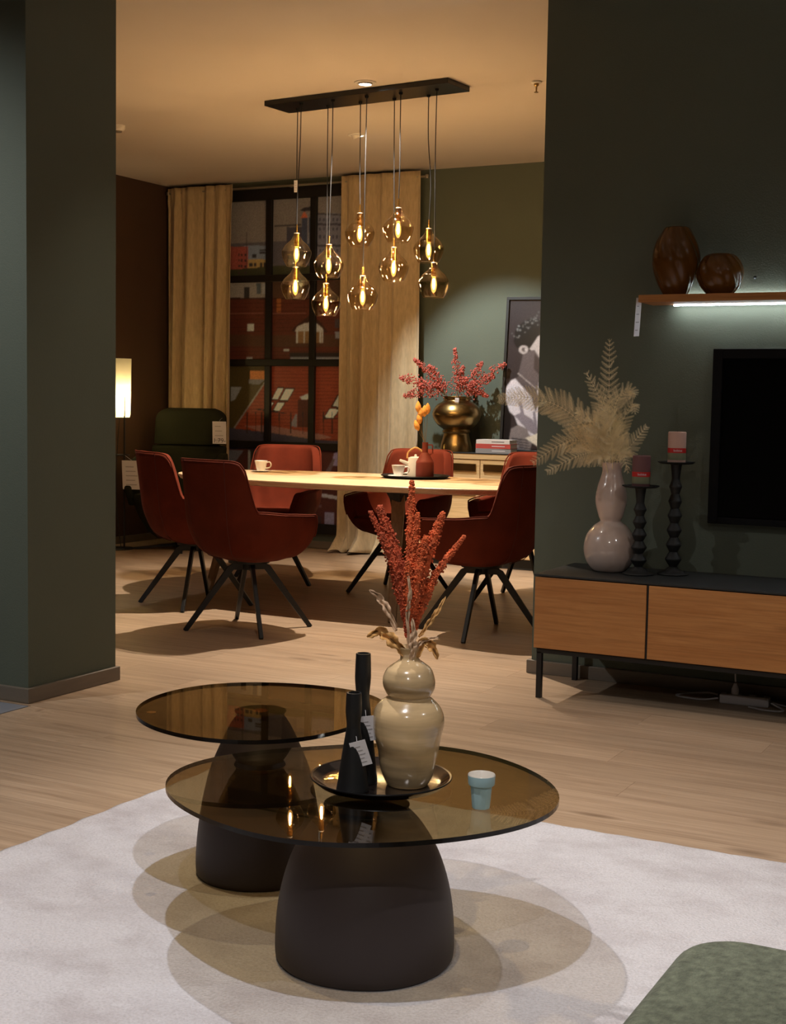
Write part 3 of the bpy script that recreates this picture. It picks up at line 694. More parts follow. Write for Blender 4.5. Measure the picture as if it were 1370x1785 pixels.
# ------------------------------------------------------------------ printed window view with black bars
def paint_panel(name, shapes, x0, x1, z0, z1, step, material, parent, blur=1):
    nx = int((x1-x0)/step)+1; nz = int((z1-z0)/step)+1
    gx, gz = np.meshgrid(np.linspace(x0, x1, nx), np.linspace(z0, z1, nz)); px = gx.ravel(); pz = gz.ravel()
    col = np.zeros((px.size, 4), np.float32); col[:, 3] = 1
    for flat, c in shapes:
        p = np.array(flat).reshape(-1, 2); ins = np.zeros(px.size, bool)
        bb = (px >= p[:,0].min()) & (px <= p[:,0].max()) & (pz >= p[:,1].min()) & (pz <= p[:,1].max())
        sx, sz = px[bb], pz[bb]; s = np.zeros(sx.size, bool)
        for i in range(len(p)):
            (xa, za), (xb, zb) = p[i], p[i-1]
            if za == zb: continue
            s ^= ((za > sz) != (zb > sz)) & (sx < (xb-xa)*(sz-za)/(zb-za)+xa)
        ins[bb] = s; col[ins, :3] = lin(c)
    im = col.reshape(nz, nx, 4)
    for _ in range(blur):
        pd = np.pad(im, ((1,1),(1,1),(0,0)), mode='edge'); im = (pd[1:-1,1:-1]*2+pd[:-2,1:-1]+pd[2:,1:-1]+pd[1:-1,:-2]+pd[1:-1,2:])/6
    gr = np.random.default_rng(4).uniform(0.82, 1.18, im.shape[:2]); im = np.array(im); im[..., :3] *= gr[..., None]
    col = im.reshape(-1, 4).astype(np.float32)
    v = np.stack([px, np.zeros_like(px), pz], 1)
    idx = np.arange(nx*nz).reshape(nz, nx)
    f = np.stack([idx[:-1,:-1], idx[:-1,1:], idx[1:,1:], idx[1:,:-1]], -1).reshape(-1, 4)
    me = bpy.data.meshes.new(name); me.from_pydata(v.tolist(), [], f.tolist()); me.materials.append(material)
    at = me.color_attributes.new('print', 'FLOAT_COLOR', 'POINT'); at.data.foreach_set('color', col.ravel())
    return link(name, me, parent)
win = bpy.data.objects.new('window_1', None); COL.objects.link(win); win.location = (-6.2, 9.712, 0); struct(win, 'black gridded window with a view over red city roofs')
mu = paint_panel('city_view_print', MURAL_SHAPES, -0.72, 0.85, 0.15, 2.88, 0.006, M['mural'], win); mu.location = (0, -0.012, 0)
mu['label'] = 'printed view of red tiled roofs and city blocks at dusk'
M['winframe'] = mat('black_window_steel', (18, 16, 15), 0.5)
for x in (-0.52, -0.097, 0.33, 0.75):
    MB().box(x-0.027, x+0.027, -0.045, -0.013, 0.18, 2.86).build('mullion', M['winframe'], win, bevel=0.003)
for z, hh in ((2.90, 0.045), (2.215, 0.028), (1.522, 0.028), (0.838, 0.03), (0.165, 0.04)):
    MB().box(-0.74, 0.87, -0.048, -0.013, z-hh, z+hh).build('crossbar', M['winframe'], win, bevel=0.003)

# curtains and rod
rod = thing('curtain_rod', 'thin pale metal curtain rod running across the window top', 'curtain rod', (-6.05, 9.60, 2.945))
MB().tube([(-1.22,0,0),(1.24,0,0)], 0.009, 12).build('rod', M['rodmetal'], rod, smooth=True)
for x in (-1.22, 1.24): MB().lathe([(0.014,-0.014),(0.016,0),(0.014,0.014)], 14).build('finial', M['rodmetal'], rod, smooth=True).location = (x,0,0)
for x in (-1.0, -0.02, 1.1): MB().bar([(x,0.0,0.0),(x,0.114,0.0)], 0.012, 0.012).build('bracket', M['rodmetal'], rod)
def curtain(label, x0, x1, top, folds, seed, puddle, narrow):
    t = thing('curtain', label, 'curtain', ((x0+x1)/2, 9.605, 0), group='linen curtains beside the window')
    rg = random.Random(seed); ph = [rg.uniform(-0.5, 0.5) for _ in range(12)]; am = [rg.uniform(0.6, 1.15) for _ in range(20)]
    half = (x1-x0)/2
    def fn(s, v):
        z = top*(1-v)
        wob = 0.5*math.sin(3.1*s+ph[0]*4)*(v*0.5)
        fr = folds*(s+0.035*math.sin(7*s+ph[4]*6)+0.02*math.sin(13*s+ph[5]*6))*2*PI+ph[1]*3+wob*1.2
        a = am[int(s*folds) % 20]
        amp = (0.024+0.026*smooth01(v*1.6))*a
        y = math.sin(fr)*amp+0.35*amp*math.sin(2.3*fr+ph[2]*6)
        x = (2*s-1)*half*(1-narrow*v*(1 if s > 0.5 else 0.3))+0.02*math.sin(fr*0.5+ph[3])*v
        if v < 0.05: y = y*0.55
        y = y-0.02
        if puddle and v > 0.955:
            k = (v-0.955)/0.045; y -= 0.16*k*(0.5+0.5*math.sin(fr*0.7+1)); z = max(z, 0.004+0.012*(1+math.sin(fr*1.3)))
        return (x, y, max(z, 0.003))
    o = MB().grid(fn, int(folds*22), 70).build('drape', M['linen'], t, smooth=80)
    md = o.modifiers.new('thickness', 'SOLIDIFY'); md.thickness = 0.003
    MB().grid(lambda s, v: (fn(s, 0.033+0.001*v)[0], fn(s, 0.033)[1]-0.004, top-0.10-0.006*v), int(folds*22), 2).build('header_seam', M['linen'], t, smooth=80)
    return t
curtain('left linen curtain hanging in the brown wall corner', -7.27, -6.59, 2.985, 4.6, 3, False, 0.05)
curtain('right linen curtain puddling on the floor beside the sideboard', -5.56, -4.86, 2.99, 4.4, 8, True, 0.0)

# ------------------------------------------------------------------ rug, coffee tables
rg = random.Random(5); nx, ny = 150, 130
def rugf(s, v):
    x = -2.585+3.4*s; y = 0.55+3.13*v; e = min(s, 1-s, v, 1-v)
    ed = 0.004*math.sin(y*41)+0.003*math.sin(x*53+1)
    return (x+(ed if s in (0,1) else 0), y+(ed if v in (0,1) else 0), 0.0125+0.0012*math.sin(x*17+y*9)*math.sin(y*23)-(0.007 if e < 0.004 else 0)+rg.uniform(-0.0006, 0.0006))
m_ = MB().grid(rugf, nx, ny)
o = m_.build('rug', M['rug'], smooth=80); tag(o, 'large pale beige short-pile rug under the coffee tables', 'rug')
md = o.modifiers.new('thickness', 'SOLIDIFY'); md.thickness = 0.009; md.offset = -1

BIG = [(-1.865,2.461),(-1.811,2.4),(-1.718,2.323),(-1.608,2.266),(-1.493,2.241),(-1.378,2.246),(-1.285,2.28),(-1.203,2.334),(-1.132,2.413),(-1.065,2.507),(-1.03,2.601),(-1.021,2.702),(-1.047,2.788),(-1.118,2.9),(-1.234,3.0),(-1.342,3.044),(-1.461,3.055),(-1.619,2.985),(-1.732,2.896),(-1.823,2.778),(-1.884,2.64),(-1.894,2.567),(-1.889,2.513)]
SMALL = [(-2.1,2.65),(-2.054,2.608),(-1.99,2.584),(-1.897,2.564),(-1.798,2.558),(-1.722,2.582),(-1.664,2.633),(-1.625,2.717),(-1.597,2.809),(-1.591,2.914),(-1.603,3.006),(-1.624,3.06),(-1.658,3.108),(-1.727,3.161),(-1.829,3.196),(-1.951,3.187),(-2.061,3.138),(-2.133,3.081),(-2.184,2.996),(-2.2,2.885),(-2.166,2.764),(-2.132,2.695)]
def smooth_outline(pts, c):
    q = sorted((math.atan2(y-c[1], x-c[0]), math.hypot(x-c[0], y-c[1])) for x, y in pts)
    a = np.array([p[0] for p in q]); r = np.array([p[1] for p in q])
    A = np.stack([np.ones_like(a)]+[f(k_*a) for k_ in (1,2,3,4) for f in (np.cos, np.sin)], 1)
    co = np.linalg.lstsq(A, r, rcond=None)[0]
    t = np.linspace(0, 2*PI, 96, endpoint=False)
    B = np.stack([np.ones_like(t)]+[f(k_*t) for k_ in (1,2,3,4) for f in (np.cos, np.sin)], 1)
    rr = B@co
    return [(rr[i]*math.cos(t[i]), rr[i]*math.sin(t[i])) for i in range(96)]
def coffee_table(label, out, gc, bc, gz, profile, topr, copper):
    t = thing('coffee_table', label, 'table', (bc[0], bc[1], 0.0125), group='smoked glass coffee tables')
    z = gz-0.0125
    o2 = [(x+gc[0]-bc[0], y+gc[1]-bc[1]) for x, y in smooth_outline(out, gc)]
    MB().prism(o2, z-0.010, z, 0, 1).build('glass_top', [M['glasssmoke'], M['glassedge']], t)
    MB().lathe(prof(profile, 8), 72).build('base', M['base'], t, smooth=True)
    MB().lathe([(topr*0.98, z-0.022), (topr*1.1, z-0.011)], 40).build('mounting_plate', M['black'], t, smooth=True)
    if copper: MB().lathe([(0.02, z-0.0108), (0.02, z-0.0102)], 24).build('copper_cap', M['copper'], t)
    return t
coffee_table('lower coffee table with brown glass top carrying tray and vase', BIG, (-1.455, 2.64), (-1.401, 2.561), 0.362,
    [(0.186,0),(0.194,0.012),(0.195,0.05),(0.191,0.11),(0.180,0.17),(0.160,0.23),(0.132,0.28),(0.104,0.315),(0.085,0.327)], 0.085, False)
ct2 = coffee_table('taller coffee table with smaller brown glass top behind the low one', SMALL, (-1.895, 2.875), (-1.895, 2.893), 0.442,
    [(0.153,0),(0.160,0.012),(0.160,0.06),(0.154,0.13),(0.143,0.20),(0.126,0.27),(0.102,0.33),(0.078,0.38),(0.06,0.407)], 0.06, True)
MB().lathe([(0.012,0),(0.012,0.0006)], 20).build('sticker', M['brass'], ct2).location = (-0.19, -0.20, 0.4297)

# things on the low coffee table
GZ = 0.362
tray = thing('serving_tray', 'round black lacquer tray on the low coffee table', 'tray', (-1.433, 2.685, GZ))
MB().lathe([(0.001,0.003),(0.125,0.003),(0.138,0.006),(0.152,0.016),(0.158,0.018),(0.159,0.015),(0.142,0.001),(0.12,0.0)], 64, cap=False).build('dish', mat('tray_lacquer', (30, 24, 22), 0.16, coat=0.8), tray, smooth=True)
MB().lathe([(0.155,0.0175),(0.159,0.0185),(0.16,0.016)], 64, cap=False).build('rim', M['blacklac'], tray, smooth=True)
TZ = GZ+0.0035
def holder(label, loc, h, rb, rt, taglean):
    t = thing('candle_holder', label, 'candle holder', loc, group='black tapered candle holders')
    MB().lathe(prof([(rb*0.97,0),(rb,0.004),(rb*0.9,h*0.12),(rb*0.66,h*0.4),(rb*0.47,h*0.6),(rb*0.42,h*0.68),(rb*0.50,h*0.82),(rt,h)], 6)+[(rt*0.8,h+0.0005),(rt*0.7,h-0.02)], 36).build('body', M['black'], t, smooth=True)
    g = thing_part('price_tag', t, (rb*0.5, -rb*0.45, h*0.53), 0.036, 0.058, taglean)
    MB().tube([(0,0,h*0.60),(rb*0.4,-rb*0.35,h*0.57),(rb*0.5,-rb*0.45,h*0.53)], 0.0006, 5).build('tag_string', M['card'], t)
    return t
def thing_part(name, parent, loc, wd, ht, lean, rz=0.4, lines=5):
    o = MB().box(-wd/2, wd/2, -0.0004, 0.0004, -ht, 0).build(name, M['card'], parent); o['label'] = 'white paper price tag'
    o.location = loc; o.rotation_euler = (0.12, lean, rz)
    b = MB()
    for i in range(lines):
        z = -ht*(0.22+0.62*i/(lines-1)); b.box(-wd*0.32, wd*(0.1+0.22*((i*37) % 5)/5), -0.0008, -0.0005, z-ht*0.014, z+ht*0.014)
    q_ = b.build('tag_print', M['faint'], o); q_['kind'] = 'stuff'; return o
holder('shorter black candle holder in front on the round tray', (-1.452, 2.588, TZ), 0.218, 0.036, 0.0165, -0.3)
holder('taller black candle holder behind on the round tray', (-1.470, 2.660, TZ), 0.292, 0.036, 0.0165, -0.15)
v = thing('gourd_vase', 'sand glazed double gourd vase holding rust amaranth on the tray', 'vase', (-1.372, 2.695, TZ), 0.0)
MB().lathe(prof([(0.040,0),(0.046,0.003),(0.058,0.03),(0.072,0.09),(0.079,0.135),(0.074,0.17),(0.056,0.192),(0.046,0.199),(0.050,0.206),(0.058,0.222),(0.059,0.242),(0.050,0.262),(0.032,0.276),(0.022,0.284),(0.021,0.295),(0.027,0.31),(0.0262,0.311),(0.019,0.296),(0.018,0.26)], 7), 56,
    fn=lambda r, z, a: r*(1+0.022*math.sin(2*a+z*40)+0.012*math.sin(z*95+a)), cap=False).build('body', M['glaze'], v, smooth=True)
MB().lathe([(0.001,0.002),(0.045,0.001)], 40, cap=False).build('foot', M['glaze'], v)

# amaranth stems in the vase
mouth = Vector((-1.372, 2.695, TZ+0.305))
def spike(label, dx, dz, dt, width, material, seed, start=0.05):
    rg = random.Random(seed); tip = Vector((0,0,0))+SIDE*dx+TOWARD*dt+Vector((0,0,dz))
    t = thing('amaranth_stem', label, 'dried flower', mouth, group='amaranth stems in the sand vase')
    mid = tip*0.5+Vector((0,0,0.02))-SIDE*dx*0.12
    path = spline([Vector((0,0,-0.12))-SIDE*dx*0.04, Vector((0,0,0))+SIDE*dx*0.02+TOWARD*dt*0.02, mid, tip], 16)
    MB().tube(path[:26], 0.0022, 6).build('stem', M['stem'], t)
    n = len(path); i0 = 18+int(start*20); seg = path[i0:]
    bm_ = MB(); rs = []
    for j in range(len(seg)):
        k_ = j/(len(seg)-1); rs.append(1.5*width*(0.22+0.78*smooth01(k_*2.4))*(1-k_**1.6*0.82))
    m2 = MB().tube(seg, [0.72*q_ for q_ in rs], 10); m2.v = [tuple(Vector(p)+Vector((rg.gauss(0,1),rg.gauss(0,1),rg.gauss(0,1)))*0.0012) for p in m2.v]
    m2.build('seed_core', material, t, smooth=80)
    for _ in range(int(900*width/0.012)):
        f_ = rg.random(); j = f_*(len(seg)-1.001); a = seg[int(j)].lerp(seg[int(j)+1], j-int(j)); r_ = rs[int(j)]
        d = Vector((rg.gauss(0,1),rg.gauss(0,1),rg.gauss(0,1))).normalized()
        bm_.ball(a+d*r_*rg.uniform(0.62,1.12), rg.uniform(0.0016,0.003))
    o = bm_.build('seed_clusters', material, t); o['kind'] = 'stuff'
    return t
A1, A2 = M['amaranth'], M['amaranthdark']
spike('tallest orange amaranth spike in the centre of the sand vase', -0.002, 0.375, 0.0, 0.013, A1, 1)
spike('orange amaranth spike just right of the tallest one', 0.012, 0.305, 0.02, 0.012, A1, 2)
spike('thick red amaranth spike with blunt tip, left of centre', -0.072, 0.318, 0.01, 0.017, A2, 3)
spike('leftmost slender amaranth spike', -0.092, 0.305, 0.0, 0.011, A2, 4)
spike('short amaranth spike between the two left ones, in front', -0.066, 0.262, 0.03, 0.011, A2, 5)
spike('thick orange amaranth spike leaning right of centre', 0.068, 0.305, 0.0, 0.016, A1, 6)
spike('rightmost slender amaranth spike leaning far out', 0.116, 0.255, 0.0, 0.010, A1, 7)
spike('short thick amaranth spike in front of the right ones', 0.030, 0.255, 0.03, 0.015, A1, 8)
spike('short dark amaranth spike low behind the left ones', -0.040, 0.235, -0.03, 0.014, A2, 9)
spike('low amaranth spike at the front centre of the bunch', -0.008, 0.20, 0.035, 0.012, A1, 10)
def dry_leaf(label, pts, wd, material, curl):
    t = thing('dried_leaf', label, 'dried leaf', mouth, group='dried leaves in the sand vase')
    path = spline([SIDE*a+TOWARD*c+Vector((0,0,b)) for a, b, c in pts], 8)
    def fn(s, v):
        j = v*(len(path)-1); i = min(int(j), len(path)-2); p = path[i].lerp(path[i+1], j-i); w_ = 0.5*wd*math.sin(PI*min(0.98, 0.08+0.92*v))**0.7*(1+0.22*math.sin(23*v+5*s)+0.12*math.sin(51*v+9*s))
        tt = (path[i+1]-path[i]).normalized(); sd = tt.cross(TOWARD).normalized()
        u = s*2-1
        return p+sd*u*w_+TOWARD*(curl*(u*u)*w_+0.35*w_*math.sin(13*v+5*u)+0.25*w_*math.sin(31*v-3*u))
    o = MB().grid(fn, 9, 34).build('blade', material, t, smooth=80); md = o.modifiers.new('thickness', 'SOLIDIFY'); md.thickness = 0.0006
    MB().tube(path, 0.0009, 5).build('midrib', M['stem'], t)
dry_leaf('golden curled dried leaf hanging out left of the vase mouth', [(-0.008,-0.01,0.01),(-0.035,0.02,0.02),(-0.065,0.043,0.02),(-0.095,0.03,0.02)], 0.026, M['dryleaf'], 0.6)
dry_leaf('pale pink dried leaf tip on the left edge of the bunch', [(-0.03,0.04,-0.01),(-0.05,0.085,-0.01),(-0.07,0.115,-0.01),(-0.092,0.132,0.0)], 0.016, M['paleleaf'], 0.4)
dry_leaf('broad white dried leaf standing upright in the vase mouth', [(0.004,-0.02,0.02),(0.006,0.01,0.025),(0.008,0.04,0.03),(0.004,0.075,0.03)], 0.016, M['paleleaf'], 0.3)
dry_leaf('white dried leaf pointing right over the vase rim', [(0.005,-0.02,0.015),(0.02,0.015,0.02),(0.04,0.028,0.02),(0.064,0.032,0.02)], 0.008, M['paleleaf'], 0.4)
dry_leaf('small golden dried leaf dangling right of the vase mouth', [(0.01,-0.02,0.01),(0.03,0.02,0.015),(0.05,0.01,0.015),(0.062,-0.018,0.015)], 0.022, M['dryleaf'], 0.8)
dry_leaf('slim tan dried leaf rising at the right of the bunch', [(0.02,0.03,0.01),(0.04,0.06,0.01),(0.06,0.09,0.01),(0.078,0.12,0.0)], 0.011, M['dryleaf'], 0.4)
dry_leaf('pale dried leaf rising in the middle of the bunch', [(0.0,-0.02,0.01),(-0.006,0.08,0.02),(-0.002,0.13,0.036),(-0.008,0.18,0.036)], 0.009, M['paleleaf'], 0.4)
# pale blue cup
t = thing('espresso_cup', 'small pale blue faceted cup on the low coffee table', 'cup', (-1.161, 2.628, GZ))
MB().lathe([(0.0185,0),(0.0195,0.002),(0.0235,0.048),(0.0275,0.050),(0.0285,0.053),(0.0295,0.071)], 40, fn=lambda r, z, a: r*(1-0.035*abs(math.sin(5*a))) if z < 0.049 else r, cap=False).build('outer_wall', M['cupblue'], t, smooth=25)
MB().lathe([(0.0295,0.071),(0.0285,0.073),(0.0270,0.071),(0.0215,0.045),(0.0165,0.006),(0.001,0.005)], 40, cap=False).build('white_inside', M['white'], t, smooth=True)
# green stool corner
t = thing('footstool', 'heathered green wool footstool in the bottom right corner', 'footstool', (-0.15, 1.45, 0.0))
def rbox(hx, hy, r, z0, z1, dome, n=10, e=0.035):
    out = []
    for cx, cy, a0 in ((hx-r,hy-r,0),(-hx+r,hy-r,PI/2),(-hx+r,-hy+r,PI),(hx-r,-hy+r,1.5*PI)):
        for i in range(n): a = a0+PI/2*i/(n-1); out.append((cx, cy, math.cos(a), math.sin(a)))
    rings = []
    def ring(sh, z): return [(cx+c*(r-sh) if True else 0, cy+s_*(r-sh), z) for cx, cy, c, s_ in out]
    for k_ in range(5): a = PI/2*k_/4; rings.append(ring(e*(1-math.sin(a)), z0+e*(1-math.cos(a))))
    for k_ in range(7): a = PI/2*k_/6; rings.append(ring(e*(1-math.cos(a)), z1-e+e*math.sin(a)))
    last = rings[-1]
    for s_ in (0.85, 0.6, 0.3, 0.05): rings.append([(x*s_, y*s_, z1+dome*(1-s_**2)) for x, y, z in last])
    m = MB(); N = len(out); vv = [p for q in rings for p in q]; ff = []
    for j in range(len(rings)-1):
        for i in range(N): k_ = (i+1) % N; ff.append((j*N+i, j*N+k_, (j+1)*N+k_, (j+1)*N+i))
    ff.append(tuple(range(N-1,-1,-1))); ff.append(tuple((len(rings)-1)*N+i for i in range(N)))
    return m.add(vv, ff)
rbox(0.405, 0.635, 0.10, 0.10, 0.408, 0.012).build('upholstered_body', M['wool'], t, smooth=True)
for sx in (-1, 1):
    for sy in (-1, 1): MB().lathe([(0.018,0.013),(0.022,0.11)], 16).build('leg', M['black'], t, smooth=True).location = (sx*0.33, sy*0.55, 0)
# ------------------------------------------------------------------ television wall
t = thing('television', 'black wall mounted television with a broad dark frame', 'television', (-0.87, 5.774, 1.096))
MB().box(-0.65, 0.65, -0.03, 0.0, -0.365, 0.365).build('back_shell', M['tvframe'], t)
for nm_, bx_ in (('frame_side', (-0.65,-0.61,-0.365,0.365)), ('frame_side', (0.61,0.65,-0.365,0.365)), ('frame_rail', (-0.61,0.61,0.325,0.365)), ('frame_rail', (-0.61,0.61,-0.365,-0.338))):
    MB().box(bx_[0], bx_[1], -0.05, -0.03, bx_[2], bx_[3]).build(nm_, M['tvframe'], t, bevel=0.003)
MB().box(-0.61, 0.61, -0.036, -0.0301, -0.338, 0.325).build('screen', M['screen'], t)
# floating shelf and led
t = thing('wall_shelf', 'floating honey oak shelf with cool light strip underneath', 'shelf', (-1.795, 5.774, 1.646))
MB().box(0, 1.9, -0.22, -0.016, 0, 0.03).build('board', M['oak'], t, bevel=0.0015)
MB().box(0.05, 1.85, -0.02, 0.0, 0.002, 0.012).build('mounting_rail', M['charcoal'], t)
MB().box(0.10, 1.85, -0.05, -0.038, -0.0055, -0.0005).build('light_strip', M['led'], t)
MB().box(0.10, 1.85, -0.0145, -0.002, 0.02, 0.026).build('rear_light_strip', emit('cool_led_rear', (0.82,0.93,1.0), 40.0), t)
tg = thing_part('price_tag', t, (-0.003, -0.20, 0.02), 0.035, 0.16, -0.08, 1.2, 4)
# wall mark
tag(MB().lathe([(0.007,0),(0.006,0.004),(0.002,0.007)], 14).build('wall_plug', M['charcoal'], smooth=True), 'small dark plug in the partition wall above the shelf', 'wall plug')
o = bpy.data.objects['wall_plug']; o.location = (-1.37, 5.774, 1.755); o.rotation_euler = (PI/2, 0, 0)
# amber vases
def twist_vase(label, loc, pts, ribs, tw):
    t = thing('amber_vase', label, 'vase', loc, group='amber glass vases on the shelf')
    MB().lathe(prof(pts, 7), 96, fn=lambda r, z, a: r*(1+0.065*abs(math.sin(ribs*0.5*(a+tw*z)))-0.02), cap=False).build('body', M['amber'], t, smooth=80)
    MB().lathe([(0.001,0.001),(pts[0][0],0.0005)], 40, cap=False).build('foot', M['amber'], t)
SZ = 1.676
twist_vase('taller amber twisted glass vase on the shelf', (-1.672, 5.66, SZ), [(0.040,0),(0.048,0.004),(0.075,0.06),(0.094,0.13),(0.094,0.17),(0.080,0.225),(0.055,0.272),(0.046,0.282),(0.043,0.282),(0.05,0.268),(0.07,0.21),(0.08,0.15)], 9, 5.0)
twist_vase('short round amber twisted glass vase on the shelf', (-1.486, 5.66, SZ), [(0.042,0),(0.05,0.003),(0.078,0.035),(0.092,0.08),(0.086,0.12),(0.066,0.153),(0.05,0.165),(0.047,0.165),(0.06,0.15),(0.078,0.11),(0.08,0.08)], 9, 6.0)
# media console
X0, X1, YF, YB = -2.11, -0.12, 5.285, 5.74
t = thing('media_console', 'low media console with oak fronts and black top', 'console', (X0, YF, 0))
L = X1-X0; D = YB-YF
MB().box(0, L, 0.004, D, 0.207, 0.505).build('body', M['charcoal'], t)
MB().box(-0.002, L+0.002, -0.018, D, 0.512, 0.520).build('top', M['charcoal'], t, bevel=0.001)
xs = [0.004, 0.482, 1.40, L-0.004]
for i in range(3):
    MB().box(xs[i]+(0.006 if i else 0), xs[i+1]-0.004, -0.018, 0.002, 0.213, 0.508).build('drawer_front', M['oak'], t, bevel=0.0015)
for i in (1, 2): MB().box(xs[i]-0.003, xs[i]+0.005, -0.012, 0.003, 0.21, 0.51).build('divider', M['black'], t)
for x in (0.012, L-0.012-0.022):
    for y in (-0.002, D-0.03):
        MB().box(x, x+0.022, y, y+0.022, 0.0, 0.195).build('leg', M['black'], t, bevel=0.001)
MB().box(0.012, L-0.012, -0.002, 0.02, 0.19, 0.207).build('front_rail', M['black'], t)
MB().box(0.012, L-0.012, D-0.03, D-0.008, 0.19, 0.207).build('rear_rail', M['black'], t)
CZ = 0.520
# pearl gourd vase
t = thing('pearl_vase', 'pearly white double gourd vase with bleached fern on the console', 'vase', (-1.885, 5.55, CZ))
MB().lathe(prof([(0.05,0),(0.07,0.004),(0.098,0.04),(0.110,0.095),(0.100,0.15),(0.072,0.19),(0.048,0.208),(0.044,0.215),(0.052,0.235),(0.064,0.28),(0.066,0.315),(0.058,0.36),(0.044,0.405),(0.041,0.43),(0.046,0.455),(0.044,0.457),(0.038,0.43),(0.04,0.40)], 7), 60, cap=False).build('body', M['pearl'], t, smooth=True)
MB().lathe([(0.001,0.002),(0.06,0.001)], 40, cap=False).build('foot', M['pearl'], t)
fm = Vector((-1.885, 5.55, CZ+0.45))
def frond(label, pts, ln0, seed, nside=22, twist=0.3, arch=0.25):
    """fern frond: stem with pinnae that carry needle leaflets"""
    rg = random.Random(seed); t = thing('fern_frond', label, 'fern', fm, group='bleached fern fronds in the pearl vase')
    path = spline([SIDE*a+TOWARD*c+Vector((0,0,b)) for a, b, c in pts], 14); n = len(path)
    MB().tube(path, [0.0022*(1-0.7*j/n) for j in range(n)], 6).build('stem', M['fern'], t)
    b = MB(); st = 0.30
    for i in range(nside):
        f_ = st+(1-st)*i/nside; j = f_*(n-1.01); p = path[int(j)].lerp(path[int(j)+1], j-int(j)); tt = (path[min(int(j)+1, n-1)]-path[int(j)]).normalized()
        nrm = (TOWARD+Vector((rg.gauss(0,1),rg.gauss(0,1),rg.gauss(0,1)))*twist).normalized()
        sd = tt.cross(nrm).normalized(); nrm = sd.cross(tt)
        g = (i/nside); ln = ln0*(1-g)**0.7*(0.6+0.4*smooth01(g*6))*1.2+0.008
        for s_ in (-1, 1):
            d = (sd*s_*0.85+tt*0.55+nrm*rg.uniform(-0.35,0.35)).normalized(); nn = d.cross(tt).normalized()
            side2 = nn.cross(d).normalized(); nk = max(3, int(ln/0.0042))
            end = p+d*ln
            # pinna midrib as slim blade
            w_ = 0.0009
            b.add([p-side2*w_, p+side2*w_, end+tt*ln*0.12], [(0,1,2)])
            for q in range(nk):
                u = (q+0.5)/nk; base = p+d*ln*u+tt*ln*0.12*u*u; l2 = (0.30*ln*(1-u)**0.6+0.003)*rg.uniform(0.85,1.1); l2 = min(l2, 0.022)
                for s2 in (-1, 1):
                    dd = (side2*s2*0.8+d*0.75+nn*rg.uniform(-0.3,0.3)).normalized(); wv = d*0.0011
                    b.add([base-wv, base+wv, base+dd*l2*0.6+wv*0.8+nn*0.001, base+dd*l2], [(0,1,2),(0,2,3)])
    o = b.build('leaflets', M['fern'], t); o['kind'] = 'stuff'; return t
# (side, up, toward the room)
frond('upright fern frond with pointed tip, tallest of the bunch', [(0,-0.15,0),(0.0,0.03,0),(-0.02,0.25,0.0),(-0.03,0.525,0.02)], 0.075, 11, 26)
frond('long fern frond reaching far left across the wall edge', [(0,-0.15,0),(-0.04,0.05,0.02),(-0.20,0.22,0.05),(-0.37,0.275,0.06),(-0.49,0.265,0.06)], 0.075, 12, 30)
frond('fern frond drooping left with its tip above the console edge', [(0,-0.15,0),(-0.05,0.05,0.03),(-0.18,0.10,0.06),(-0.345,0.005,0.08)], 0.075, 13, 26)
frond('lowest fern frond hanging down to the left of the vase', [(0,-0.15,0),(-0.05,0.04,0.06),(-0.15,0.04,0.10),(-0.29,-0.03,0.12)], 0.06, 14, 24)
frond('fern frond pointing right over the plum candle', [(0,-0.15,0),(0.02,0.03,0.02),(0.06,0.07,0.03),(0.135,0.165,0.03)], 0.05, 15, 20)
frond('short curled fern frond right of the upright one', [(0,-0.15,0),(0.01,0.05,0),(0.03,0.16,0.0),(0.07,0.255,0.02),(0.085,0.215,0.03)], 0.04, 16, 18)
frond('bushy fern frond spreading over the middle of the bunch', [(0,-0.15,0),(-0.03,0.06,0.05),(-0.08,0.16,0.08),(-0.17,0.22,0.09)], 0.085, 17, 24, 0.6)
frond('dense fern frond filling the centre above the vase mouth', [(0,-0.15,0),(-0.01,0.05,0.06),(-0.03,0.14,0.09),(-0.06,0.245,0.10)], 0.08, 18, 24, 0.7)
frond('short fern frond hanging over the vase mouth at the left', [(0,-0.15,0),(-0.02,0.03,0.05),(-0.06,0.04,0.08),(-0.12,0.005,0.10)], 0.05, 19, 18, 0.6)
frond('short fern frond hanging over the vase mouth at the right', [(0,-0.15,0),(0.015,0.03,0.05),(0.03,0.05,0.07),(0.055,-0.03,0.08)], 0.04, 20, 16, 0.6)
frond('fern frond branching left below the upright tip', [(0,-0.15,0),(-0.01,0.10,0.02),(-0.05,0.24,0.03),(-0.125,0.385,0.04)], 0.06, 21, 22, 0.5)
frond('fern frond nodding right below the upright tip', [(0,-0.15,0),(0.0,0.10,0.02),(0.0,0.25,0.03),(0.05,0.31,0.04),(0.075,0.285,0.05)], 0.05, 22, 20, 0.5)
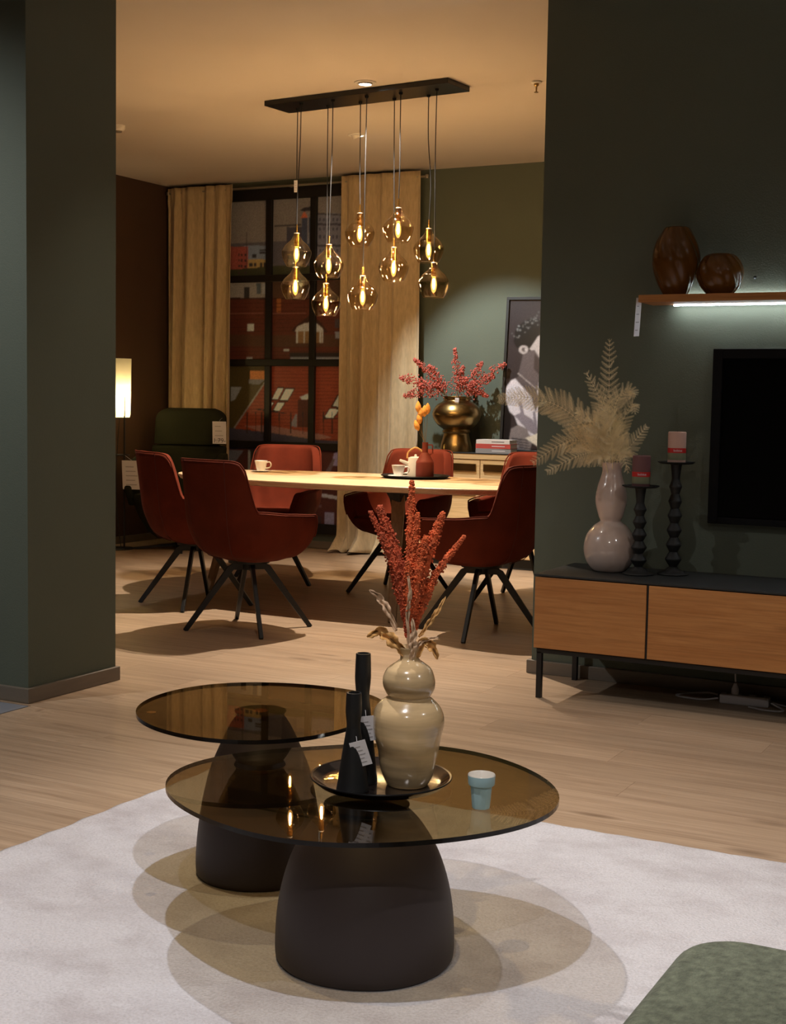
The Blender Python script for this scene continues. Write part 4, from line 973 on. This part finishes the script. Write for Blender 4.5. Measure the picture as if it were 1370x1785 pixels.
# candlesticks and candles
def candlestick(label, clabel, loc, h, beads, wax):
    t = thing('candlestick', label, 'candlestick', loc, group='black beaded candlesticks')
    p = [(0.062,0.0),(0.064,0.006),(0.040,0.016),(0.022,0.03)]
    z = 0.035; step = (h-0.035-0.075)/beads
    for i in range(beads):
        r = 0.034-0.009*i/beads; p += [(0.017,z),(r*0.85,z+step*0.32),(r,z+step*0.5),(r*0.85,z+step*0.68),(0.017,z+step)]; z += step
    p += [(0.018,z+0.02),(0.022,h-0.02),(0.024,h-0.012)]
    MB().lathe(prof(p, 4), 32).build('stem', M['blackwood'], t, smooth=True)
    MB().lathe([(0.024,h-0.013),(0.066,h-0.010),(0.077,h-0.004),(0.077,h-0.001),(0.066,h-0.006),(0.001,h-0.006)], 14, cap=False).build('drip_plate', M['blackwood'], t, smooth=25)
    c = thing('pillar_candle', clabel, 'candle', (loc[0], loc[1], loc[2]+h-0.0055), group='pillar candles on the candlesticks')
    R_ = 0.037; H_ = 0.128
    MB().lathe([(R_-0.001,0),(R_,0.002),(R_,H_-0.003),(R_-0.003,H_),(0.02,H_-0.002),(0.001,H_-0.003)], 40).build('wax', wax, c, smooth=True)
    MB().tube([(0,0,H_-0.004),(0.001,0,H_+0.006)], 0.0008, 6).build('wick', M['black'], c)
    MB().lathe([(R_+0.0004,0.012),(R_+0.0004,0.042)], 40, cap=False).build('label_sleeve', M['foil'], c, smooth=True)
    bd = MB().lathe([(R_+0.0007,0.041),(R_+0.0007,0.061)], 40, cap=False).build('red_band', M['band'], c, smooth=True)
    me = text_mesh('bolsius', 0.013)
    for vv in me.vertices:
        a = vv.co.x/R_; zz = vv.co.y; aa = -PI/2+0.40+a
        vv.co = Vector(((R_+0.0011)*math.cos(aa), (R_+0.0011)*math.sin(aa), 0.051+zz))
    me.materials.append(M['card']); link('lettering', me, bd)
candlestick('shorter black beaded candlestick beside the pearl vase', 'plum pillar candle with red band on the shorter candlestick', (-1.742, 5.50, CZ), 0.372, 5, M['candleplum'])
candlestick('taller black beaded candlestick nearer the television', 'blush pink pillar candle with red band on the taller candlestick', (-1.620, 5.585, CZ), 0.472, 6, M['candlepink'])
# power strip
t = thing('power_strip', 'white power strip lying on the floor under the console', 'power strip', (-1.31, 5.62, 0.0), 0.05)
MB().box(-0.10, 0.10, -0.025, 0.025, 0, 0.04).build('housing', M['cable'], t, bevel=0.006)
for x in (-0.06, 0.0, 0.06): MB().lathe([(0.018,0.0402),(0.018,0.0412)], 20).build('socket', M['skirt'], t).location = (x, 0, 0)
MB().lathe([(0.016,0.04),(0.016,0.06),(0.006,0.085)], 16).build('plug', M['cable'], t, smooth=True).location = (-0.04, 0, 0)
tag(MB().tube(spline([(-1.35,5.62,0.09),(-1.352,5.62,0.14),(-1.35,5.66,0.2)], 8), 0.0035, 8).build('power_cable', M['cable'], smooth=True), 'white cable rising from the power strip plug', 'cable')
tag(MB().tube(spline([(-1.42,5.62,0.015),(-1.48,5.60,0.006),(-1.56,5.60,0.006),(-1.60,5.63,0.006),(-1.56,5.67,0.01),(-1.48,5.68,0.02),(-1.43,5.66,0.02)], 8), 0.004, 8).build('power_cable', M['cable'], smooth=True), 'white looped cable on the floor left of the power strip', 'cable')
tag(MB().tube(spline([(-1.20,5.61,0.02),(-1.14,5.56,0.006),(-1.20,5.53,0.006),(-1.28,5.56,0.006)], 8), 0.004, 8).build('power_cable', M['cable'], smooth=True), 'short white cable loop in front of the power strip', 'cable')
tag(MB().tube(spline([(-1.20,5.63,0.02),(-1.12,5.65,0.006),(-0.9,5.66,0.005),(-0.6,5.66,0.005)], 8), 0.004, 8).build('power_cable', M['cable'], smooth=True), 'white cable running right along the wall from the power strip', 'cable')

# ------------------------------------------------------------------ dining table
TX, TY, TT = -4.0, 7.2, 0.754
t = thing('dining_table', 'oval oak dining table with splayed legs', 'table', (TX, TY, 0))
def supe(a, b, p, n=120): return [(a*math.copysign(abs(math.cos(q))**(2/p), math.cos(q)), b*math.copysign(abs(math.sin(q))**(2/p), math.sin(q))) for q in (2*PI*i/n for i in range(n))]
mb = MB(); oa = supe(1.25,0.59,2.4); n = len(oa)
rings = [[(x*s, y*s, z) for x, y in oa] for s, z in ((0.94,TT-0.036),(0.985,TT-0.030),(1.0,TT-0.008),(0.998,TT-0.002),(0.994,TT))]
mb.add([p for r in rings for p in r], [(j*n+i, j*n+(i+1)%n, (j+1)*n+(i+1)%n, (j+1)*n+i) for j in range(4) for i in range(n)]+[tuple(range(n-1,-1,-1)), tuple(4*n+i for i in range(n))])
mb.build('table_top', M['oaktable'], t, smooth=30)
for (fx, fy), (tx, ty) in (((0.50,-0.545),(0.40,-0.30)), ((-1.10,-0.03),(-0.88,-0.02)), ((0.07,0.545),(0.06,0.30))):
    MB().bar([(tx,ty,TT-0.07),(fx,fy,0.0)], [0.075,0.045], [0.055,0.035]).build('leg', M['tableleg'], t, bevel=0.004)
    MB().bar([(tx,ty,TT-0.10),(tx,ty,TT-0.037)], [0.075,0.16], [0.06,0.09], up=(1,0,0)).build('leg_bracket', M['black'], t, bevel=0.003)
MB().bar([(-0.88,-0.02,TT-0.047),(0.25,0.0,TT-0.047)], 0.07, 0.02).build('underframe', M['black'], t)
MB().bar([(0.40,-0.30,TT-0.047),(0.06,0.30,TT-0.047)], 0.07, 0.02).build('underframe', M['black'], t)

# ------------------------------------------------------------------ rust velvet chairs
def chair_pt(u, v, rim=None):
    """outer shell surface; u in -1..1 around the back, v 0..1 bottom to rim"""
    ph = u*math.radians(126); au = abs(math.degrees(ph)); n = 2.7
    z0 = 0.375
    top = 0.905-0.258*smooth01((au-43)/15)-0.03*smooth01((au-56)/60)-0.12*smooth01((au-114)/12)**2
    if au < 46: top -= 0.02*(au/44)**8
    z = z0+(top-z0)*v
    s = 0.48+0.52*math.sqrt(max(0, 1-(1-min(1,(z-z0)/0.235))**2))
    sn, cs = math.sin(ph), math.cos(ph)
    x = 0.315*math.copysign(abs(sn)**(2/n), sn)*s; y = -0.285*math.copysign(abs(cs)**(2/n), cs)*s
    if y > 0: y *= 1.32
    lean = max(0, (z-0.50)/0.4)
    y -= 0.055*lean*max(0, cs)**0.5
    if au < 60: x *= 1-0.03*lean
    else: x *= 1+0.0*lean
    return Vector((x, y, z))
def make_chair():
    t = thing('dining_chair', '', 'chair', group='rust velvet dining chairs')
    sh = MB().grid(lambda a, v: chair_pt(a*2-1, v), 73, 18).build('shell', M['velvet'], t, smooth=80)
    md = sh.modifiers.new('padding', 'SOLIDIFY'); md.thickness = 0.058; md.offset = -1
    md = sh.modifiers.new('soft', 'SUBSURF'); md.levels = 1; md.render_levels = 1
    MB().tube([chair_pt(-1+2*i/96, 1.0)+Vector((0,0,0.001)) for i in range(97)], 0.0045, 6).build('piping', M['velvet'], t, smooth=80)
    for u in (-0.19, 0.19):
        MB().tube([chair_pt(u*(1-0.25*(1-k_/20)), k_/20)+Vector((0,0.0006,0)) for k_ in range(21)], 0.0022, 6).build('seam', M['velvetdark'], t)
    # seat cushion
    oa = supe(0.29, 0.28, 2.8, 56); n = 56; rings = []
    for s, z in ((0.45,0.368),(0.62,0.385),(0.80,0.42),(0.90,0.455),(0.90,0.478),(0.84,0.488),(0.6,0.492),(0.3,0.493)): rings.append([(x*s, y*s+0.03, z) for x, y in oa])
    mb = MB(); mb.add([p for r in rings for p in r], [(j*n+i, j*n+(i+1)%n, (j+1)*n+(i+1)%n, (j+1)*n+i) for j in range(len(rings)-1) for i in range(n)]+[tuple(range(n-1,-1,-1)), tuple((len(rings)-1)*n+i for i in range(n))])
    mb.build('seat', M['velvet'], t, smooth=True)
    hub = MB().lathe([(0.035,0.318),(0.035,0.352),(0.11,0.356),(0.11,0.372)], 24).build('hub', M['black'], t, smooth=True)
    for i in range(4):
        a = PI/4+PI/2*i; c, s = math.cos(a), math.sin(a)
        MB().bar([(0.02*c,0.02*s,0.335),(0.085*c,0.085*s,0.335),(0.10*c,0.10*s,0.326),(0.338*c,0.338*s,0.0)], 0.020, [0.034,0.034,0.036,0.024]).build('leg', M['black'], t, bevel=0.002)
    return t
ch0 = make_chair()
CHAIRS = [  # x, y, facing degrees (0 = looking away along +y), leg twist, label
  (-4.05, 6.06,  -14, 14, 'rust velvet chair nearest the lounge, seen from behind, casting a broad shadow'),
  (-4.80, 6.62,  -32, 10, 'rust velvet chair at the far left, its back towards the floor lamp'),
  (-2.95, 6.62,   84, 60, 'rust velvet chair at the right end, half hidden by the partition wall'),
  (-4.99, 7.74, -170, 25, 'rust velvet chair across the table in front of the city view window'),
  (-4.06, 7.80, 178, 0, 'rust velvet chair across the table right behind the black tray'),
  (-3.24, 7.90, 180, 0, 'rust velvet chair across the table in front of the framed portrait'),
]
for i, (x, y, a, tw, lab) in enumerate(CHAIRS):
    o = ch0 if i == 0 else copy_tree(ch0)
    o.location = (x, y, 0); o.rotation_euler = (0, 0, math.radians(a)); o['label'] = lab
    for ch in o.children:
        if ch.name.startswith('leg'): ch.rotation_euler = (0, 0, math.radians(tw))

# things on the dining table
def cup(label, loc, rz):
    t = thing('coffee_cup', label, 'cup', loc, rz, group='white coffee cups on the dining table')
    MB().lathe(prof([(0.024,0),(0.026,0.002),(0.033,0.03),(0.041,0.062),(0.042,0.068)], 5)+[(0.040,0.0685),(0.032,0.03),(0.022,0.006),(0.001,0.005)], 40, cap=False).build('bowl', M['white'], t, smooth=True)
    MB().tube(spline([(0.036,0,0.056),(0.058,0,0.060),(0.068,0,0.045),(0.060,0,0.026),(0.032,0,0.02)], 7), 0.0045, 8).build('handle', M['white'], t, smooth=True)
    return t
def saucer(label, loc):
    t = thing('saucer', label, 'saucer', loc, group='white saucers on the dining table')
    MB().lathe([(0.001,0.003),(0.03,0.003),(0.065,0.011),(0.066,0.009),(0.03,0.0),(0.001,0.0)], 44, cap=False).build('plate', M['white'], t, smooth=True)
    MB().lathe([(0.024,0.0035),(0.026,0.0045),(0.028,0.0035)], 32, cap=False).build('well_ring', M['white'], t, smooth=True)
saucer('white saucer under the cup on the left of the table', (-4.86, 7.40, TT)); cup('white coffee cup on its saucer at the left of the table', (-4.86, 7.40, TT+0.0045), 0.2)
tr = thing('serving_tray', 'round black tray holding cup, jug and bottle on the dining table', 'tray', (-3.80, 7.50, TT))
MB().lathe([(0.001,0.004),(0.18,0.004),(0.205,0.016),(0.21,0.018),(0.212,0.015),(0.185,0.0),(0.001,0.0)], 56, cap=False).build('dish', M['black'], tr, smooth=True)
MB().lathe([(0.207,0.0175),(0.212,0.019),(0.214,0.016)], 56, cap=False).build('rim', M['blacklac'], tr, smooth=True)
TZ2 = TT+0.0045
saucer('white saucer under the cup on the black dining tray', (-3.895, 7.455, TZ2)); cup('white coffee cup at the left of the black dining tray', (-3.895, 7.455, TZ2+0.0045), 0.2)
t = thing('milk_jug', 'white lidded jug with arched wooden handle on the dining tray', 'jug', (-3.845, 7.585, TZ2))
MB().lathe(prof([(0.048,0),(0.052,0.003),(0.050,0.06),(0.045,0.112),(0.044,0.116)], 5), 40).build('body', M['white'], t, smooth=True)
MB().bar([(-0.03,-0.02,0.07),(-0.058,-0.04,0.088),(-0.082,-0.056,0.10)], [0.03,0.022,0.014], [0.03,0.022,0.016]).build('spout', M['white'], t, smooth=80, bevel=0.004)
MB().lathe([(0.044,0.116),(0.03,0.122),(0.008,0.124),(0.008,0.134),(0.002,0.137)], 28).build('lid', M['white'], t, smooth=True)
MB().tube(spline([(-0.047,-0.02,0.112),(-0.04,-0.018,0.15),(0.0,0.0,0.178),(0.04,0.018,0.15),(0.047,0.02,0.112)], 8), 0.0055, 8).build('handle', M['dryleaf'], t, smooth=True)
t = thing('bottle_vase', 'matt rust bottle vase with slim handle on the dining tray', 'vase', (-3.745, 7.515, TZ2))
MB().lathe(prof([(0.050,0),(0.055,0.004),(0.055,0.06),(0.054,0.096)], 3)+prof([(0.050,0.103),(0.026,0.145),(0.0185,0.155),(0.0175,0.20),(0.0185,0.215)], 4)+[(0.015,0.215),(0.014,0.17)], 44, cap=False).build('body', M['rust'], t, smooth=True)
MB().lathe([(0.001,0.001),(0.05,0.0005)], 30, cap=False).build('foot', M['rust'], t)
MB().bar([(0.017,0.006,0.20),(0.04,0.015,0.20),(0.043,0.016,0.19),(0.043,0.016,0.148),(0.026,0.01,0.14)], 0.012, 0.008).build('handle', M['rust'], t)
bm0 = Vector((-3.745, 7.515, TZ2+0.205))
BT = [(-0.045,0.24,'bunny tail grass head, tallest and leftmost in the rust bottle'),(-0.030,0.205,'bunny tail grass head below the tallest in the rust bottle'),(-0.008,0.215,'bunny tail grass head in the middle of the rust bottle bunch'),(0.010,0.23,'rightmost bunny tail grass head in the rust bottle'),(-0.042,0.13,'lowest bunny tail grass head drooping left in the rust bottle'),(-0.035,0.17,'bunny tail grass head halfway down the left of the bunch')]
for i, (a, b, lab) in enumerate(BT):
    t = thing('grass_stem', lab, 'dried grass', bm0, group='bunny tail grasses in the rust bottle')
    pth = spline([Vector((0,0,-0.15))-SIDE*a*0.1, Vector((0,0,0.0))+SIDE*a*0.1, SIDE*a*0.85+Vector((0,0,b*0.5)), SIDE*a+Vector((0,0,b-0.05))], 8)
    MB().tube(pth, 0.0012, 5).build('stalk', M['stem'], t)
    d = (pth[-1]-pth[-3]).normalized(); c0 = pth[-1]; rg = random.Random(40+i)
    m2 = MB().tube([c0+d*0.07*k_/8 for k_ in range(9)], [0.003,0.011,0.0155,0.018,0.018,0.016,0.013,0.008,0.001], 12)
    m2.v = [tuple(Vector(p)+Vector((rg.gauss(0,1),rg.gauss(0,1),rg.gauss(0,1)))*0.0007) for p in m2.v]
    m2.build('seed_head', M['bunny'], t, smooth=80)

# ------------------------------------------------------------------ sideboard and things on it
SX0, SX1, SYF, SYB, STZ = -4.80, -2.90, 9.27, 9.70, 0.849
t = thing('sideboard', 'light oak sideboard with dark top against the back wall', 'sideboard', (SX0, SYF, 0)); L = SX1-SX0; D = SYB-SYF
MB().box(0, L, 0.02, D, 0.08, 0.80).build('body', M['oaklight'], t)
MB().box(-0.005, L+0.005, -0.005, D, 0.803, 0.842).build('top_rail', M['oaklight'], t, bevel=0.002)
MB().box(-0.008, L+0.008, -0.008, D, 0.843, STZ).build('top', M['charcoal'], t)
MB().box(0.04, L-0.04, 0.06, D-0.02, 0.0, 0.08).build('plinth', M['charcoal'], t)
dx = (L-0.01)/3
for c in range(3):
    for (z0, z1) in ((0.625,0.798),(0.355,0.619),(0.085,0.349)):
        x0 = 0.005+c*dx+ (0.0); f_ = MB().box(x0+0.003, x0+dx-0.003, 0.0, 0.021, z0, z1).build('drawer_front', M['oaklight'], t, bevel=0.0015)
        xm = x0+(dx-0.13 if c % 2 == 0 else 0.13); MB().box(xm-0.10, xm+0.10, -0.012, -0.0002, z1-0.085, z1-0.028).build('handle', M['gold'], f_, bevel=0.003)
t = thing('gold_vase', 'aged brass urn vase on the sideboard holding red seed sprays', 'vase', (-4.447, 9.45, STZ))
MB().lathe(prof([(0.118,0),(0.122,0.004),(0.118,0.05),(0.104,0.10),(0.098,0.135),(0.108,0.15),(0.100,0.162),(0.112,0.175),(0.150,0.205),(0.182,0.26),(0.180,0.305),(0.150,0.352),(0.112,0.376),(0.102,0.388),(0.108,0.412),(0.104,0.413),(0.094,0.385),(0.10,0.36)], 6), 64, cap=False).build('body', M['gold'], t, smooth=True)
MB().lathe([(0.001,0.002),(0.118,0.001)], 40, cap=False).build('foot', M['gold'], t)
gm = Vector((-4.447, 9.45, STZ+0.40))
def spray(label, tips, seed, nb):
    rg = random.Random(seed); t = thing('seed_spray', label, 'dried flower', gm, group='red seed sprays in the brass vase')
    b = MB(); s_ = MB(); root = Vector((0,0,-0.2))
    for (a0, a, z, w_, l0) in tips:
        tip = SIDE*a+Vector((0,0,z)); lo_ = SIDE*a0+Vector((0,0,0.02))
        pth = spline([root+lo_*0.3, lo_, (lo_+tip)*0.5+Vector((0,0,0.03)), tip], 8); s_.tube(pth, 0.002, 5)
        for _ in range(nb):
            k_ = l0+(1-l0)*rg.random()**0.8; j = k_*(len(pth)-1.01); p = pth[int(j)].lerp(pth[int(j)+1], j-int(j))
            ww = w_*(1.2-k_**2)*1.5*rg.random()**0.5; d = Vector((rg.gauss(0,1),rg.gauss(0,1),rg.gauss(0,1))).normalized()
            q = p+d*ww
            b.ball(q, rg.uniform(0.0042,0.0072), squash=(1,1,rg.uniform(0.8,1.5)))
    s_.build('stalks', M['stem'], t); o = b.build('seeds', M['berry'], t); o['kind'] = 'stuff'
spray('left red seed spray spreading over the curtain edge', [(-0.09,-0.33,0.29,0.035,0.6),(-0.09,-0.43,0.15,0.06,0.45),(-0.09,-0.40,0.01,0.05,0.5),(-0.09,-0.22,0.24,0.05,0.4),(-0.09,-0.30,0.10,0.06,0.4),(-0.08,-0.17,0.10,0.045,0.5)], 31, 190)
spray('middle red seed spray standing upright in the brass vase', [(0.0,-0.025,0.375,0.035,0.3),(0.0,0.04,0.24,0.035,0.4),(0.01,0.07,0.15,0.03,0.5)], 32, 190)
spray('right red seed spray leaning towards the framed portrait', [(0.08,0.36,0.27,0.045,0.35),(0.08,0.18,0.27,0.045,0.4),(0.08,0.27,0.17,0.05,0.35),(0.08,0.23,0.02,0.03,0.5),(0.07,0.13,0.12,0.03,0.4)], 33, 190)
dl = thing('gold_vase_tag', 'small pale tag hanging on the rim of the brass vase', 'tag', (-4.395, 9.338, STZ+0.405)); thing_part('tag_card', dl, (0,0,0), 0.03, 0.045, 0.1, 0.3, 3)
BK = [('grey bound book at the bottom of the stack on the sideboard', 'bookgrey', 0.0, 0.034, 0.27, 0.02), ('red bound book in the middle of the stack on the sideboard', 'bookred', 0.0345, 0.034, 0.27, 0.0), ('white book on top of the stack on the sideboard', 'bookwhite', 0.069, 0.030, 0.26, -0.02)]
for lab, mn, z, th, wd, rz in BK:
    t = thing('book', lab, 'book', (-4.10, 9.42, STZ+z), 0.10+rz, group='books stacked on the sideboard')
    MB().box(-wd/2, wd/2, -0.09, -0.087, 0, th).build('spine', M[mn], t)
    MB().box(-wd/2, wd/2, -0.087, 0.09, 0, 0.003).build('cover', M[mn], t); MB().box(-wd/2, wd/2, -0.087, 0.09, th-0.003, th).build('cover', M[mn], t)
    MB().box(-wd/2+0.004, wd/2-0.004, -0.087, 0.085, 0.003, th-0.003).build('pages', M['pages'], t)
    MB().box(-0.01, wd*0.34, -0.0905, -0.0901, th*0.42, th*0.58).build('spine_print', M['card'] if mn != 'bookwhite' else M['ink'], t)
# framed portrait
t = thing('framed_portrait', 'black framed monochrome portrait print standing on the sideboard', 'picture', (-4.17, 9.64, STZ+0.001)); t.rotation_euler = (-0.045, 0.012, 0)
PWd, PH = 0.82, 1.17
MB().box(0, PWd, 0.0, 0.02, 0, PH).build('backing', M['charcoal'], t)
pp = paint_panel('portrait_print', PORTRAIT_SHAPES, 0.02, PWd-0.02, 0.02, PH-0.02, 0.004, M['portrait'], t, 3); pp.location = (0, -0.003, 0)
for b_ in ((0,PWd,PH-0.022,PH),(0,PWd,0,0.022),(0,0.022,0.022,PH-0.022),(PWd-0.022,PWd,0.022,PH-0.022)): MB().box(b_[0],b_[1],-0.018,0.0,b_[2],b_[3]).build('frame_bar', M['winframe'], t, bevel=0.002)

# ------------------------------------------------------------------ floor lamp and green armchair
t = thing('floor_lamp', 'slim floor lamp with tall glowing cylinder shade by the brown wall', 'lamp', (-7.06, 8.70, 0))
MB().lathe([(0.115,0),(0.115,0.008),(0.11,0.012)], 40).build('base', M['black'], t, smooth=True)
for i in range(3):
    a = -0.4+2*PI*i/3; MB().tube([(0.075*math.cos(a),0.075*math.sin(a),0.01),(0.078*math.cos(a),0.078*math.sin(a),1.22)], 0.005, 8).build('leg', M['black'], t, smooth=True)
MB().tube([(0.077*math.cos(2*PI*i/40),0.077*math.sin(2*PI*i/40),0.755) for i in range(40)], 0.004, 6, closed=True).build('ring', M['black'], t, smooth=True)
MB().lathe([(0.078,1.055),(0.084,1.075),(0.092,1.52)], 48, cap=False).build('shade', M['shade'], t, smooth=True)
MB().lathe(prof([(0.012,1.12),(0.03,1.16),(0.036,1.20),(0.02,1.25),(0.002,1.26)], 5), 20).build('bulb', M['lampbulb'], t, smooth=True)
MB().lathe([(0.014,1.06),(0.014,1.12)], 16).build('socket', M['black'], t)
MB().bar([(-0.077,0,1.06),(0.077,0,1.06)], 0.01, 0.006).build('shade_spider', M['black'], t)
MB().tube(spline([(0.0,0.0,1.06),(-0.02,-0.02,0.6),(0.0,-0.03,0.3),(0.03,-0.02,0.02)], 8), 0.003, 6).build('cord', M['black'], t)
tg = thing_part('price_tag', t, (0.20, -0.10, 0.72), 0.16, 0.23, 0.0, 0.35, 5)
MB().tube([(0.078,-0.03,0.755),(0.2,-0.1,0.722)], 0.001, 5).build('tag_string', M['card'], t)
t = thing('lounge_armchair', 'dark green high-backed armchair standing in the far left corner', 'armchair', (-6.68, 8.98, 0), math.radians(198))
def gb(hw, z0, z1, y0, y1, th, rc, dome):
    def fn(s, v):
        a = 2*PI*s; zz = z0+(z1-z0)*v
        cx = math.cos(a); sx = math.sin(a)
        e = 1.0
        k_ = max(0, (v-(1-rc))/rc); e *= math.sqrt(max(0.0, 1-k_**2.6*0.55)) if k_ > 0 else 1
        t_ = 1-0.9*max(0, (v-0.93)/0.07)**2
        x = hw*e*math.copysign(abs(cx)**0.5, cx); y = th*t_*math.copysign(abs(sx)**0.7, sx)
        return (x, y+y0+(y1-y0)*v, zz)
    return MB().grid(fn, 56, 26, wrap=True)
m = gb(0.30, 0.84, 1.135, -0.26, -0.31, 0.075, 0.35, 0); n = 56; m.f.append(tuple(25*n+i for i in range(n))); m.f.append(tuple(range(n-1,-1,-1))); m.mi += [0,0]; m.build('headrest', M['greenvelvet'], t, smooth=80)
m = gb(0.315, 0.40, 0.845, -0.17, -0.26, 0.07, 0.06, 0); m.f.append(tuple(25*n+i for i in range(n))); m.mi += [0]; m.build('backrest', M['greenvelvet'], t, smooth=80)
oa = supe(0.35, 0.34, 3, 48); n = 48; rings = [[(x*s, y*s, z) for x, y in oa] for s, z in ((0.5,0.10),(0.68,0.16),(0.86,0.27),(0.98,0.38),(1.0,0.42),(0.96,0.45),(0.6,0.46))]
MB().add([p for r in rings for p in r], [(j*n+i, j*n+(i+1)%n, (j+1)*n+(i+1)%n, (j+1)*n+i) for j in range(6) for i in range(n)]+[tuple(range(n-1,-1,-1)), tuple(6*n+i for i in range(n))]).build('seat', M['greenvelvet'], t, smooth=True)
for s in (-1, 1):
    MB().bar([(s*0.33,0.24,0.42),(s*0.345,0.05,0.60),(s*0.33,-0.16,0.66)], [0.06,0.075,0.075], [0.20,0.26,0.26]).build('armrest', M['greenvelvet'], t, smooth=80, bevel=0.02, segs=3)
MB().lathe([(0.05,0.02),(0.045,0.03),(0.03,0.035),(0.03,0.11)], 20).build('pedestal', M['black'], t, smooth=True)
for i in range(4):
    a = 0.35+PI/2*i; MB().bar([(0,0,0.04),(0.36*math.cos(a),0.36*math.sin(a),0.008)], [0.07,0.035], [0.022,0.014]).build('foot', M['black'], t, bevel=0.002)
tg = thing_part('price_tag', t, (-0.33, 0.0, 1.035), 0.11, 0.18, 0.0, math.radians(-198)+0.45, 4)
me = text_mesh('1.79-', 0.05); me.materials.append(M['ink']); o = link('lettering', me, tg); o.location = (-0.0, -0.0012, -0.155); o.rotation_euler = (PI/2, 0, 0)
MB().tube([(-0.27,-0.29,1.06),(-0.31,-0.1,1.05),(-0.33,0.0,1.036)], 0.001, 5).build('tag_string', M['card'], t)

# ------------------------------------------------------------------ pendant lamp
BA = math.radians(-4.5)
t = thing('pendant_lamp', 'black bar pendant lamp with ten smoked glass globes above the table', 'pendant lamp', (-4.03, 7.195, CEIL), BA)
MB().box(-0.64, 0.64, -0.125, 0.125, -0.03, -0.0005).build('ceiling_bar', M['blacklac'], t, bevel=0.002)
PEND = [(-4.436,7.12,2.101),(-4.535,7.27,1.918),(-4.211,7.12,2.026),(-4.316,7.27,1.813),(-4.087,7.27,2.223),(-3.977,7.12,1.836),(-3.749,7.12,2.218),(-3.854,7.27,2.013),(-3.625,7.27,2.112),(-3.513,7.12,1.898)]
gp = prof([(0.016,0.118),(0.020,0.098),(0.036,0.072),(0.068,0.042),(0.087,0.008),(0.088,-0.012),(0.078,-0.048),(0.062,-0.078),(0.056,-0.084)], 6)
gmesh = MB().lathe(gp, 48, cap=False).mesh('glass_globe', M['glasspendant'], True)
smesh = MB().lathe([(0.0045,0.165),(0.0045,0.120),(0.016,0.118),(0.016,0.105),(0.0155,0.1),(0.0155,0.035),(0.012,0.036)], 20).mesh('socket', M['brass'], True)
cmesh = MB().lathe([(0.0155,0.116),(0.0185,0.112),(0.0155,0.108)], 20, cap=False).mesh('collar', M['rodmetal'], True)
fmesh = MB().lathe([(0.003,0.022),(0.0062,0.012),(0.0068,-0.018),(0.003,-0.036)], 10).mesh('filament', M['bulb'], True)
bmesh_ = MB().lathe(prof([(0.009,0.036),(0.012,0.022),(0.0165,0.0),(0.0175,-0.018),(0.012,-0.045),(0.004,-0.056),(0.001,-0.058)], 5), 16, cap=False).mesh('bulb', M['bulbglass'], True)
ca, sa = math.cos(-BA), math.sin(-BA)
for i, (x, y, z) in enumerate(PEND):
    dx, dy = x+4.03, y-7.195; lx, ly = dx*ca-dy*sa, dx*sa+dy*ca; lz = z-CEIL
    g = link('glass_globe', gmesh, t); g.location = (lx, ly, lz); g['label'] = 'smoked glass globe'
    for nm_, me in (('socket', smesh), ('collar', cmesh), ('bulb', bmesh_), ('filament', fmesh)): link(nm_, me, g)
    hx = max(-0.6, min(0.6, lx)); r = random.Random(i)
    MB().tube(spline([(hx*0.985,ly*0.8,-0.03),(hx*0.985+r.uniform(-.006,.006),ly*0.9,-0.03+(lz+0.2)*0.35),(lx+r.uniform(-.007,.007),ly,-0.03+(lz+0.2)*0.7),(lx,ly,lz+0.163)], 8), 0.0028, 6).build('cord', M['black'], t, smooth=True)
    MB().lathe([(0.012,-0.03),(0.009,-0.042)], 14).build('cord_grip', M['black'], t, smooth=True).location = (hx*0.985, ly*0.8, 0)
tg = thing_part('price_tag', t, (-0.435, -0.075, -0.48), 0.022, 0.07, 0.0, 0.4, 4)
